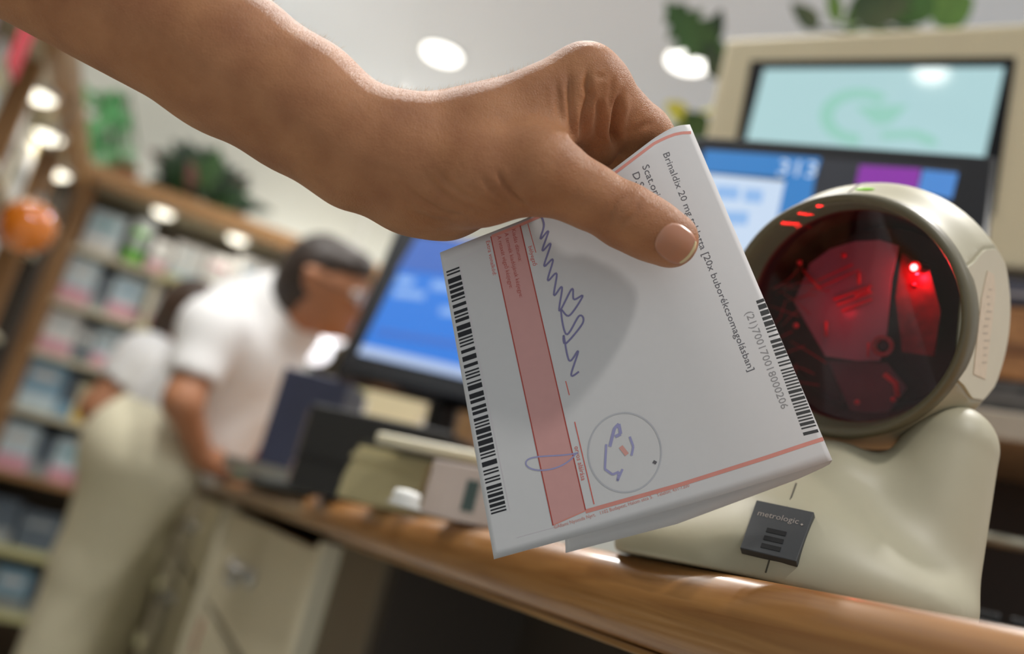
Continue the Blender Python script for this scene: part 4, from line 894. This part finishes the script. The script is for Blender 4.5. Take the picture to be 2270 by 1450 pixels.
# the downlight that the display mirrors
q_ = onPlane(2065, 162, oD, nD); r_ = unit(ray(2065, 162)); r_ = r_-2*(r_ @ nD)*nD; lm = q_+r_*((CEIL-q_[2])/r_[2])
t = thing('ceiling_downlight', (lm[0], lm[1], CEIL), 'round recessed downlight mirrored as a white spot in the pale teal display', 'light')
MB().lathe([(0, 0.064), (-0.008, 0.070), (-0.012, 0.062), (0, 0.05)], (lm[0], lm[1], CEIL), (0, 0, 1), (1, 0, 0), (0, 1, 0), 40, False, False).build('trim_ring', M_white, t, smooth=True)
MB().lathe([(-0.006, 0.0), (-0.006, 0.052), (-0.001, 0.052)], (lm[0], lm[1], CEIL), (0, 0, 1), (1, 0, 0), (0, 1, 0), 40, False, False).build('lamp_face', mat('lamp_face_bright', (255, 255, 250), 0.5, emit=(255, 252, 244), es=14.0), t)
ADD = A.copy()
arc = [(1905+88*math.cos(a), 258+62*math.sin(a)) for a in np.linspace(0.5*math.pi, 1.75*math.pi, 24)]; arc2 = [(1905+58*math.cos(a), 258+40*math.sin(a)) for a in np.linspace(0.5*math.pi, 1.75*math.pi, 24)]
mbx = MB()
for i in range(23): mbx.prism([onPlane(*q, oD+nD*0.0016, nD) for q in (arc[i], arc[i+1], arc2[i+1], arc2[i])], -nD*0.0002)
mbx.build('snake_emblem', emis('ui_mint', (150, 206, 190), 0.95), s_)
panel('bowl_emblem', oD, nD, [(1896, 236), (2014, 233), (1974, 274), (1940, 276)], 0.0002, emis('ui_mint', (150, 206, 190), 0.95), s_, 0.0019)
panel('tail_emblem', oD, nD, [(1950, 292), (2030, 288), (2072, 304), (2080, 322), (2056, 322), (2024, 306), (1956, 308)], 0.0002, emis('ui_mint', (150, 206, 190), 0.95), s_, 0.0019)

# ------------------------------------------------------------------ people behind
def pmesh(name, prims, h, m, parent, k=0.02, subs=(), cuts=(), smooth=3, warp=None):
    pts = np.array([q for p in prims for q in ((p[0], p[1]) if len(p) in (4, 5) else (p[0],))]); R = max(max(p[2], p[3]) if len(p) in (4, 5) else max(p[1]) for p in prims)+0.05
    D = SDF(pts.min(0)-R, pts.max(0)+R, h)
    for p in prims:
        if len(p) in (4, 5): D.cap(p[0], p[1], p[2], p[3], p[4] if len(p) == 5 else k)
        else: D.ell(p[0], p[1], p[2] if p[2] is not None else None, k)
    for p in subs: D.cap(p[0], p[1], p[2], p[3], 0.006, sub=True)
    for o_, n_ in cuts: D.cut(o_, n_)
    V, Q = D.mesh(smooth); return link_mesh(name, V, Q, m, parent, smooth=True)
d1 = 2.15
def A1(u, v, w=0.0): return P(u, v, d1+w)
px = d1/FPX
hip = A1(322, 1005); hipR, hipL = A1(318, 1010, -0.06), A1(345, 1000, 0.10)
knR, knL = A1(205, 1250, -0.06), A1(248, 1240, 0.10); anR, anL = A1(62, 1560, -0.05), A1(118, 1560, 0.10)
anR[2] = 0.09; anL[2] = 0.09
waist = A1(400, 915, 0.03); chest = A1(540, 770, 0.04); neck0 = A1(640, 690, 0.03); headc = A1(724, 632, 0.0)
shR, shL = A1(470, 728, -0.11), A1(610, 730, 0.17)
elR, wrR = A1(405, 890, -0.19), A1(446, 1012, -0.09); haR = A1(500, 1036, 0.02)
elL, wrL = A1(590, 900, 0.22), A1(560, 1000, 0.12)
w1 = thing('person', np.array([(anR[0]+anL[0])/2, (anR[1]+anL[1])/2, 0]), 'dark-haired woman in white short-sleeved shirt and cream trousers leaning over the counter end', 'person')
fwd = unit(A1(800, 640, -0.02)-A1(690, 590, 0.0))      # the way the face looks
upv = unit(A1(705, 540)-A1(745, 700)); sd = unit(np.cross(fwd, upv)); upv = np.cross(sd, fwd)
if sd @ FW > 0: sd = -sd                                  # side towards the lens
HA = np.array([fwd, sd, upv])
body = [(headc+upv*0.012, (0.098, 0.074, 0.098), HA), (headc+fwd*0.03-upv*0.055, (0.062, 0.056, 0.062), HA),
        (headc-upv*0.05-fwd*0.02, neck0, 0.056, 0.060), (neck0, chest, 0.06, 0.105), (chest, waist, 0.105, 0.098), (waist, hip, 0.098, 0.125),
        (shR, elR, 0.048, 0.040), (elR, wrR, 0.040, 0.026), (shL, elL, 0.048, 0.040), (elL, wrL, 0.040, 0.026), (chest, shR, 0.075, 0.058), (chest, shL, 0.075, 0.058),
        (hip, hipR, 0.115, 0.100), (hip, hipL, 0.115, 0.100), (hipR, knR, 0.098, 0.060), (knR, anR, 0.060, 0.038), (hipL, knL, 0.098, 0.060), (knL, anL, 0.060, 0.038),
        (headc+fwd*0.085-upv*0.005, headc+fwd*0.112-upv*0.032, 0.011, 0.013, 0.012), (headc+fwd*0.082-upv*0.088, headc+fwd*0.090-upv*0.092, 0.016, 0.014, 0.012),
        (headc+fwd*0.088-upv*0.058, headc+fwd*0.094-upv*0.060, 0.012, 0.010, 0.008), (headc+sd*0.072-fwd*0.012-upv*0.0, headc+sd*0.078-fwd*0.02+upv*0.025, 0.012, 0.016, 0.006)]
# hands with five fingers: the right one spread on the counter edge
def handprims(wr, ha, spread, curl):
    f_ = unit(ha-wr); s_ = unit(np.cross(f_, spread)); out = [(wr, wr+f_*0.05, 0.026, 0.030, 0.012), (wr+f_*0.05, ha, 0.030, 0.032, 0.012)]
    for k, (o_, L) in enumerate([(-0.027, .062), (-0.009, .074), (0.009, .070), (0.026, .052)]):
        b = ha+s_*o_; m_ = b+f_*L*0.55+s_*o_*0.2; t_ = m_+f_*L*0.45*math.cos(curl)-spread*L*0.45*math.sin(curl)
        out += [(b, m_, 0.0095, 0.009, 0.005), (m_, t_, 0.009, 0.0075, 0.004)]
    b = wr+f_*0.035-s_*0.022; m_ = b+f_*0.028-s_*0.028; out += [(b, m_, 0.014, 0.011, 0.006), (m_, m_+f_*0.028-s_*0.006, 0.011, 0.009, 0.004)]
    return out
body += handprims(wrR, haR, np.array([0, 0, 1.0]), 0.25)
haL = wrL+unit(A1(620, 1010, 0.16)-wrL)*0.07
body += handprims(wrL, haL, np.array([0, 0, 1.0]), 0.5)
pmesh('body', body, 0.0075, M_skin2, w1, k=0.022)
MB().ball(headc+fwd*0.083+sd*0.034+upv*0.012, 0.012, 14, 8).build('eye', mat('eye_white', (210, 206, 200), 0.25), w1, smooth=True)
MB().ball(headc+fwd*0.083-sd*0.034+upv*0.012, 0.012, 14, 8).build('eye', mat('eye_white', (210, 206, 200), 0.25), w1, smooth=True)
MB().ball(headc+fwd*0.091-upv*0.055, (0.006, 0.022, 0.006), 14, 8, ax=HA).build('mouth', mat('lips', (168, 92, 88), 0.5), w1, smooth=True)
# short dark hair with a bun low on the neck
pmesh('hair', [(headc+upv*0.020-fwd*0.022, (0.094, 0.082, 0.094), HA), (headc-fwd*0.060-upv*0.035, (0.062, 0.074, 0.088), HA), (headc+upv*0.070+fwd*0.035, (0.06, 0.066, 0.038), HA), (headc-fwd*0.085-upv*0.052, (0.035, 0.04, 0.04), HA)], 0.0075, M_hair, w1, k=0.02, subs=[(headc+sd*0.085-fwd*0.008-upv*0.0, headc+sd*0.085+fwd*0.002+upv*0.02, 0.026, 0.026)])
gl_ = MB(); 
for s in (1, -1):
    c_ = headc+fwd*0.099+sd*0.033*s+upv*0.010
    gl_.lathe([(0, 0.021), (0.002, 0.0225), (0.004, 0.021)], c_, fwd, sd, upv, 24, False, False)
gl_.tube([headc+fwd*0.100+sd*0.014+upv*0.012, headc+fwd*0.100-sd*0.014+upv*0.012], 0.0015, 6)
gl_.tube([headc+fwd*0.100+sd*0.054+upv*0.014, headc+sd*0.080+upv*0.022-fwd*0.015], 0.0018, 6); gl_.tube([headc+fwd*0.100-sd*0.054+upv*0.014, headc-sd*0.080+upv*0.022-fwd*0.015], 0.0018, 6)
gl_.build('eyeglasses', M_black, w1)
for s in (1, -1): MB().lathe([(0.002, 0.0), (0.002, 0.021)], headc+fwd*0.099+sd*0.033*s+upv*0.010, fwd, sd, upv, 24, False, False).build('lens', mat('lens_pale', (222, 206, 220), 0.08, coat=0.5), w1)
slR = shR+(elR-shR)*0.60; slL = shL+(elL-shL)*0.60; hem = A1(470, 985, 0.05)
tor = [(neck0+(chest-neck0)*0.35, chest, 0.085, 0.125), (chest, waist, 0.125, 0.118), (shR, slR, 0.066, 0.060), (shL, slL, 0.066, 0.060), (chest, shR, 0.095, 0.072), (chest, shL, 0.095, 0.072), (A1(590, 810, 0.06), hem, 0.09, 0.095), (A1(600, 700, 0.05), A1(640, 720, 0.08), 0.09, 0.085), (A1(520, 690, 0.0), A1(600, 668, 0.03), 0.075, 0.07), (waist, A1(372, 960, 0.03), 0.118, 0.12), (A1(592, 740, 0.02), A1(560, 900, 0.05), 0.060, 0.055), (A1(560, 900, 0.05), A1(490, 960, 0.02), 0.055, 0.05)]
ua = unit(elR-shR); ub = unit(elL-shL)
pmesh('shirt', tor, 0.0085, M_shirt, w1, k=0.03, subs=[(slR+ua*0.052, elR, 0.058, 0.06), (slL+ub*0.052, elL, 0.058, 0.06)])
tr_ = [(A1(362, 962, 0.03), hip, 0.124, 0.142), (hip, hipR, 0.130, 0.118), (hip, hipL, 0.130, 0.118), (hipR, knR, 0.116, 0.085), (knR, anR+(knR-anR)*0.08, 0.085, 0.075), (hipL, knL, 0.116, 0.085), (knL, anL+(knL-anL)*0.08, 0.085, 0.075)]
pmesh('trousers', tr_, 0.010, M_trouser, w1, k=0.03)
MB().tube([A1(240, 985, -0.09), A1(300, 1010, -0.16), A1(350, 1050, -0.15), A1(395, 1085, -0.10)], 0.006, 8).build('pocket_seam', mat('seam_khaki', (136, 126, 100), 0.8), w1, smooth=True)
def shoe(a, dirv, parent):
    d = unit(np.array([dirv[0], dirv[1], 0])); s = np.array([-d[1], d[0], 0]); c = np.array([a[0], a[1], 0])
    D_ = [(c+np.array([0, 0, 0.045])-d*0.03, c+np.array([0, 0, 0.04])+d*0.12, 0.045, 0.038)]
    return pmesh('shoe', D_, 0.008, M_white, parent, k=0.02, cuts=[((0, 0, 0.003), (0, 0, -1))])
shoe(anR, fwd, w1); shoe(anL, fwd, w1)
# second person, farther back and mostly hidden
d2 = 2.62
def A2(u, v, w=0.0): return P(u, v, d2+w)
hip2 = A2(330, 1000, 0.05); ch2 = A2(370, 850, 0.02); nk2 = A2(392, 775, 0.02); hd2 = A2(418, 728, 0.0)
sR2, sL2 = A2(322, 805, -0.08), A2(430, 830, 0.14); e2 = A2(218, 905, -0.16); wr2 = A2(290, 960, 0.0); eL2 = A2(450, 930, 0.18); wL2 = A2(405, 1000, 0.10)
f2 = unit(np.array([0.55, -0.5, 0])); k2 = (A2(285, 1220, -0.06), A2(300, 1220, 0.10)); a2 = (A2(190, 1500, -0.05), A2(205, 1500, 0.10))
for q in a2: q[2] = 0.09
w2 = thing('person', np.array([(a2[0][0]+a2[1][0])/2, (a2[0][1]+a2[1][1])/2, 0]), 'second worker in white sleeves and beige clothes, elbow bent, half hidden behind the leaning woman', 'person')
u2 = unit(hd2-nk2); s2 = unit(np.cross(f2, u2)); H2 = np.array([np.cross(u2, s2), s2, u2])
b2 = [(hd2+u2*0.03, (0.09, 0.072, 0.105), H2), (hd2-u2*0.02, nk2, 0.05, 0.055), (nk2, ch2, 0.06, 0.105), (ch2, hip2, 0.11, 0.13), (sR2, e2, 0.052, 0.050), (e2, wr2, 0.043, 0.028), (sL2, eL2, 0.048, 0.04), (eL2, wL2, 0.04, 0.027), (ch2, sR2, 0.08, 0.06), (ch2, sL2, 0.08, 0.06),
      (hip2, k2[0], 0.11, 0.062), (k2[0], a2[0], 0.062, 0.04), (hip2, k2[1], 0.11, 0.062), (k2[1], a2[1], 0.062, 0.04)]
b2 += handprims(wr2, wr2+unit(wr2-e2)*0.07, np.array([0, 0, 1.0]), 0.6)+handprims(wL2, wL2+unit(wL2-eL2)*0.07, np.array([0, 1.0, 0]), 0.5)
pmesh('body', b2, 0.010, M_skin2, w2, k=0.02)
pmesh('hair', [(hd2+u2*0.045-H2[0]*0.015, (0.098, 0.084, 0.10), H2), (hd2-H2[0]*0.05-u2*0.02, (0.06, 0.07, 0.08), H2)], 0.009, mat('brown_hair', (66, 48, 36), 0.5, noise=0.3, scale=60), w2, k=0.02)
v2 = unit(e2-sR2); x2 = unit(eL2-sL2)
pmesh('shirt', [(sR2, sR2+(e2-sR2)*0.42, 0.080, 0.074), (sL2, sL2+(eL2-sL2)*0.6, 0.07, 0.064), (ch2, sR2, 0.10, 0.085), (ch2, sL2, 0.10, 0.075), (nk2+(ch2-nk2)*0.4, ch2, 0.085, 0.118)], 0.010, M_shirt, w2, k=0.025, subs=[(sR2+(e2-sR2)*0.42+v2*0.065, e2, 0.07, 0.06), (sL2+(eL2-sL2)*0.6+x2*0.055, eL2, 0.06, 0.06)])
pmesh('apron', [(A2(362, 850, 0.0), hip2, 0.135, 0.150), (hip2, A2(310, 1080, 0.02), 0.150, 0.15)], 0.012, mat('beige_apron', (206, 198, 172), 0.85, noise=0.04, scale=20), w2, k=0.03)
pmesh('trousers', [(A2(312, 1060, 0.02), k2[0], 0.135, 0.09), (k2[0], a2[0]+(k2[0]-a2[0])*0.08, 0.09, 0.08), (A2(312, 1060, 0.06), k2[1], 0.135, 0.09), (k2[1], a2[1]+(k2[1]-a2[1])*0.08, 0.09, 0.08)], 0.012, M_trouser, w2, k=0.03)
shoe(a2[0], f2, w2); shoe(a2[1], f2, w2)

# ------------------------------------------------------------------ things standing on the counter
def cbox(name, pix, d, m, lab, cat, depth=0.16, parts=None, bevel=0.003, z0=None, group=None):
    # an upright box whose front is seen between pixels (left,top) and (right,top): stands on the counter, or at z0
    (uL, vL), (uR, vR) = pix; A = P(uL, vL, d); B = onZ(uR, vR, A[2]) if parts is None or 'yaw' not in (parts or {}) else None
    base = zt if z0 is None else z0
    t = thing(name, ((A[0]+B[0])/2, (A[1]+B[1])/2, base), lab, cat, group)
    e = B-A; e[2] = 0; bk_ = unit(np.array([-e[1], e[0], 0])); bk_ = bk_ if bk_ @ FW > 0 else -bk_
    MB().box((A[0], A[1], base+0.0004), e, bk_*depth, (0, 0, A[2]-base-0.0004)).build('body', m, t, bevel=bevel)
    return t, A, e, bk_, base
def front_patch(t, A, e, bk_, base, a0, a1, b0, b1, name, m, th=0.002):
    o = np.array([A[0], A[1], base])+e*a0+np.array([0, 0, (A[2]-base)*b0])-bk_*th
    return MB().box(o, e*(a1-a0), bk_*(th*0.9), (0, 0, (A[2]-base)*(b1-b0))).build(name, m, t)
M_blackm = mat('black_matte', (38, 38, 38), 0.6, noise=0.1, scale=20)
# black receipt printer, two stepped blocks
t, A, e, b_, z_ = cbox('receipt_printer', ((692, 892), (1000, 958)), 1.06, M_blackm, 'squat black receipt printer under the blue screen monitor', 'printer', 0.18)
front_patch(t, A, e, b_, z_, 0.45, 0.95, 0.55, 0.72, 'paper_slot', mat('slot_grey', (70, 70, 64), 0.4)); front_patch(t, A, e, b_, z_, 0.02, 0.98, 0.36, 0.40, 'seam', M_black)
# dark blue panel device with a silver lip
t, A, e, b_, z_ = cbox('card_terminal', ((632, 812), (775, 846)), 1.45, mat('dark_blue_plastic', (52, 56, 78), 0.4, noise=0.08, scale=12), 'dark blue boxy terminal with a silver lip beside the leaning woman', 'device', 0.12)
front_patch(t, A, e, b_, z_, -0.25, 1.0, 0.06, 0.16, 'silver_lip', M_steel, 0.05); front_patch(t, A, e, b_, z_, 0.55, 0.85, 0.30, 0.70, 'worn_label', mat('label_dull', (120, 106, 96), 0.6))
# little jumble between hand and printer
def small(name, u, v, d, r, h, m, lab, cat, extra=None):
    c = P(u, v, d); c[2] = zt+0.0004; t = thing(name, c, lab, cat)
    MB().lathe([(0, r*0.96), (h*0.02, r), (h*0.86, r), (h*0.94, r*0.8), (h, r*0.55)], c, (0, 0, 1), (1, 0, 0), (0, 1, 0), 24).build('body', m, t, smooth=False)
    MB().lathe([(h, r*0.6), (h*1.22, r*0.6)], c, (0, 0, 1), (1, 0, 0), (0, 1, 0), 20).build('cap', extra or M_white, t); return t
small('pill_bottle', 545, 1030, 1.75, 0.022, 0.03, mat('bottle_green', (92, 112, 62), 0.35), 'low green bottle beside the hand resting on the counter', 'bottle', M_leaf)
small('pill_bottle', 585, 1020, 1.60, 0.018, 0.035, mat('bottle_amber', (150, 96, 60), 0.2, coat=0.6), 'small amber bottle with a shiny cap left of the black printer', 'bottle', M_steel)
small('pill_bottle', 622, 1030, 1.55, 0.02, 0.04, mat('bottle_brown', (120, 78, 62), 0.3), 'brown bottle with a tan cap close to the black printer', 'bottle', mat('cap_tan', (196, 150, 110), 0.4))
cbox('small_carton', ((648, 1018), (690, 1026)), 1.35, mat('carton_mauve', (150, 128, 120), 0.6), 'small mauve carton against the side of the black printer', 'box', 0.04)
cbox('flat_tray', ((500, 1046), (640, 1066)), 1.70, mat('tray_slate', (58, 66, 70), 0.5), 'low slate tray under the small bottles by the hand', 'tray', 0.06)
# stack of prescription cards: each card a sheet of its own
tS = thing('paper_stack', P(840, 1080, 0.84)*np.array([1, 1, 0])+np.array([0, 0, zt]), 'thick stack of cream paper sheets on the counter edge', 'paper')
A = P(795, 985, 0.84); Bq = onZ(960, 1018, A[2]); e = Bq-A; e[2] = 0; b_ = unit(np.array([-e[1], e[0], 0])); b_ = b_ if b_ @ FW > 0 else -b_
Nn = 16; hS = (A[2]-zt)/Nn; M_card = mat('cream_card', (206, 194, 150), 0.7, noise=0.04, scale=20)
for k in range(Nn):
    j = np.array([random.uniform(-.002, .002), random.uniform(-.002, .002), 0])
    MB().box(np.array([A[0], A[1], zt+hS*k+0.0004])+j-unit(e)*0.010*(1-k/Nn), e, b_*0.10, (0, 0, hS*0.82)).build('sheet', M_card, tS)
lid = onZ(835, 955, A[2]+0.0105); lidR = onZ(1075, 1004, A[2]+0.0105); e2_ = lidR-lid
tL = thing('flat_case', lid+e2_*0.5-np.array([0, 0, 0.010]), 'flat cream plastic case lying on the stack of sheets', 'case')
MB().box(lid-np.array([0, 0, 0.010]), e2_, b_*0.12, (0, 0, 0.010)).build('case_body', mat('case_cream', (222, 214, 186), 0.35), tL, bevel=0.003)
MB().box(lid-np.array([0, 0, 0.012])+b_*0.002, e2_, b_*0.10, (0, 0, 0.0018)).build('rubber_edge', M_blackm, tL)
# pinkish card box next to the slip
t, A, e, b_, z_ = cbox('card_box', ((962, 1018), (1120, 1046)), 0.66, mat('card_pinkish', (206, 190, 182), 0.6, noise=0.03, scale=30), 'pale pinkish card box on the counter edge beside the hanging prescription', 'box', 0.05, bevel=0.001)
front_patch(t, A, e, b_, z_, 0.55, 0.72, 0.20, 0.75, 'dark_print', mat('print_teal', (74, 92, 90), 0.6), 0.0006)
# crumpled white cap
c = P(898, 1113, 0.62); c[2] = zt+0.006; t = thing('bottle_cap', c, 'small white cap on the counter before the cream sheets', 'cap')
MB().lathe([(-0.0056, 0.0), (-0.0056, 0.010), (0.002, 0.0097), (0.005, 0.008), (0.0058, 0.0)], c, (0, 0, 1), (1, 0, 0), (0, 1, 0), 24, False, False).build('cap_shell', M_white, t, smooth=True)
MB().lathe([(-0.0058, 0.0), (-0.0058, 0.0115), (-0.0035, 0.0115), (-0.0035, 0.0)], c, (0, 0, 1), (1, 0, 0), (0, 1, 0), 24, False, False).build('cap_rim', M_white, t)
# behind the printer: cream box, two white bottles, brown box
cbox('cream_carton', ((818, 852), (935, 878)), 1.75, mat('carton_cream', (200, 180, 128), 0.6, noise=0.05, scale=20), 'cream carton behind the black printer', 'box', 0.1)
small('tall_bottle', 795, 900, 1.62, 0.024, 0.15, mat('bottle_white', (206, 206, 214), 0.4), 'tall white bottle standing left of the cream carton', 'bottle')
small('tall_bottle', 962, 905, 1.62, 0.026, 0.145, mat('bottle_pinkwhite', (216, 204, 204), 0.4), 'pinkish white bottle right of the cream carton', 'bottle')
cbox('brown_carton', ((985, 895), (1060, 910)), 1.5, mat('carton_brown', (158, 124, 84), 0.6), 'brown carton behind the right end of the black printer', 'box', 0.08)
# globe lamps glowing past the leaning woman's face
for i, (u, v, r) in enumerate([(740, 735, 0.055), (704, 775, 0.050), (742, 708, 0.03)]):
    c = P(u, v, [3.35, 3.1, 3.65][i]); t = thing('pendant_lamp', c, ['glowing white pendant globe just under the woman\'s chin', 'lower glowing white pendant globe beside the left monitor', 'small glowing white pendant globe at the top of the three by the chin'][i], 'lamp')
    MB().ball(c, r, 20, 12).build('globe', mat('globe_glow', (255, 255, 255), 0.4, emit=(244, 246, 255), es=1.6), t, smooth=True)
    MB().tube([(c[0], c[1], c[2]+r), (c[0], c[1], CEIL)], 0.002, 8).build('cord', M_white, t); MB().lathe([(r*0.9, r*0.45), (r*1.25, r*0.3)], c, (0, 0, 1), (1, 0, 0), (0, 1, 0), 20).build('cap', M_white, t)
cc = P(705, 730, 3.3)
# right of the scanner: open shelf rack with boxes, rail and keyboard
exd = exu  # runs along the display cabinet's front
nDh = nD
O2 = onPlane(2150, 940, P(2160, 940, 0.90), nDh); exd = unit(np.cross([0, 0, 1], nDh)); exd = exd if exd @ RX > 0 else -exd
rk = thing('counter_rack', (O2[0]+0.1, O2[1], zt), 'dark open rack with a pale shelf edge on the counter right of the scanner', 'rack')
zS = O2[2]
def rbox(name, z0, z1, m, x0=-0.06, x1=0.34, y0=0.0, y1=0.22, par=rk, **k):
    return MB().box(np.array([O2[0], O2[1], z0])+exd*x0-nDh*y0, exd*(x1-x0), -nDh*(y1-y0), (0, 0, z1-z0)).build(name, m, par, **k)
zq = lambda v: onPlane(2200, v, O2, nDh)[2]
rbox('shelf_edge', zq(972), zq(908), mat('shelf_pale', (176, 166, 150), 0.5), bevel=0.002)
rbox('back_panel', zt+0.001, zq(972), mat('rack_brown', (58, 46, 38), 0.6), y0=0.2, y1=0.22)
rbox('end_panel', zt+0.001, zq(972), mat('rack_brown', (58, 46, 38), 0.6), x0=-0.06, x1=-0.04)
rbox('end_panel', zt+0.001, zq(972), mat('rack_brown', (58, 46, 38), 0.6), x0=0.32, x1=0.34)
pA, pB = onPlane(2140, 1181, O2, nDh), onPlane(2320, 1200, O2, nDh); pB[2] = pA[2]
MB().tube([pA-nDh*0.01, pB-nDh*0.01], 0.0055, 12).build('rail', mat('rail_grey', (150, 148, 132), 0.35, metal=0.4), rk, smooth=True)
def rthing(name, v0, v1, m, lab, cat, x0=-0.03, x1=0.3, y1=0.18, band=None):
    z0, z1 = zq(v1)+0.0005, zq(v0)-0.0005; c = np.array([O2[0], O2[1], z0])+exd*0.1
    t = thing(name, c, lab, cat); rbox('body', z0, z1, m, x0, x1, 0.01, y1, t, bevel=0.003)
    rbox('band', z0+(z1-z0)*0.35, z0+(z1-z0)*0.5, band or M_black, x0+0.01, x1-0.01, 0.0085, 0.01, t); return t
rthing('binder', 832, 908, mat('binder_dark', (74, 72, 70), 0.6, noise=0.5, scale=90), 'dark mottled binder lying on the pale shelf right of the scanner', 'binder', band=mat('binder_band', (112, 108, 104), 0.5))
rthing('wooden_box', 668, 832, wood('box_wood', (140, 92, 44), (176, 124, 70), 6, 0.4, 'X', 0.2), 'brown wooden box on the dark binder right of the scanner', 'box', band=mat('box_line', (120, 78, 40), 0.5))
rthing('binder', 606, 668, mat('binder_navy', (60, 60, 74), 0.5, noise=0.5, scale=120), 'slim dark binder on top of the brown wooden box', 'binder', band=mat('binder_pale', (150, 146, 150), 0.5))

# keyboard with keys at the right edge
kA = P(2185, 1320, 0.60); kA[2] = zt; t = thing('keyboard', kA, 'black keyboard on the counter at the right of the scanner base', 'keyboard')
kx = exd; ky = -nDh
MB().box(kA-kx*0.02+np.array([0, 0, 0.0005]), kx*0.34, ky*0.13, (0, 0, 0.022)).build('case', M_black, t, bevel=0.004)
for i in range(12):
    for j in range(4):
        q = kA-kx*0.012+kx*i*0.027+ky*(0.012+j*0.028)+np.array([0, 0, 0.0225]); MB().box(q, kx*0.022, ky*0.022, (0, 0, 0.007)).build('key', mat('key_black', (30, 31, 32), 0.25, noise=0.1, scale=20), t, bevel=0.002)

# ------------------------------------------------------------------ plants on the display cabinet
zc = ds.children[0]
ztop = zA+0.0005
def big_plant(u, v, lab, leaves, potc, m):
    t = thing('potted_plant', potc, lab, 'plant'); pot(t, np.asarray(potc), 0.075, 0.10, M_terracotta)
    root = np.asarray(potc)+np.array([0, 0, 0.095])
    for (bu, bv, tu, tv, w, dd, lob, mm) in leaves:
        b = P(bu, bv, dd); q = P(tu, tv, dd-0.02); mid = (root+b)/2+np.array([0, 0, 0.05])
        MB().tube([root, mid, b], 0.003, 6).build('stem', mm, t, smooth=True)
        mb = MB(); leaf(mb, b, q, w, -ray(bu, bv)+np.array([0, 0, 0.25]), 0.12, lob, 20); mb.build('leaf', mm, t, smooth=True)
    return t
Cb = A*0+np.array(wl(ds)); Cb = P(1610, 85, 1.22)
back = -nD*0.37
M_leafb = mat('leaf_bright', (92, 128, 60), 0.45, noise=0.25, scale=40)
big_plant(0, 0, 'large lobed green plant dangling leaves left of the display cabinet', [
    (1572, 128, 1478, 2, 0.062, 1.42, 1, M_leaf), (1566, 108, 1600, 20, 0.03, 1.44, 0, M_leafdark), (1592, 175, 1572, 92, 0.03, 1.42, 0, M_leafdark), (1585, 160, 1600, 90, 0.03, 1.45, 0, M_leaf),
    (1570, 300, 1500, 255, 0.045, 1.42, 0, M_leaf), (1580, 300, 1492, 285, 0.04, 1.40, 0, M_leaf), (1520, 262, 1478, 228, 0.028, 1.41, 0, mat('petal_yellow', (226, 222, 92), 0.5, noise=0.1))],
    tuple(np.array([Cb[0], Cb[1], ztop])+back+exu*0.09), M_leaf)
big_plant(0, 0, 'broad-leaved green plant above the middle of the display cabinet', [
    (1812, 62, 1758, 8, 0.028, 1.40, 0, M_leafdark), (1856, 50, 1842, -30, 0.022, 1.45, 0, M_leafb), (1880, 70, 1905, -20, 0.02, 1.5, 0, M_leafb), (1960, 60, 1928, -40, 0.085, 1.40, 1, M_leafdark), (2000, 58, 2040, -50, 0.075, 1.42, 0, M_leaf), (1985, 55, 1990, -60, 0.08, 1.44, 1, M_leafdark),
    (2068, 50, 2160, -10, 0.06, 1.45, 0, M_leafb), (2075, 48, 2110, -40, 0.05, 1.47, 0, M_leafb), (1945, 65, 1890, 0, 0.03, 1.43, 0, M_leaf)],
    tuple(np.array([Cb[0], Cb[1], ztop])+back+exu*0.33), M_leafdark)
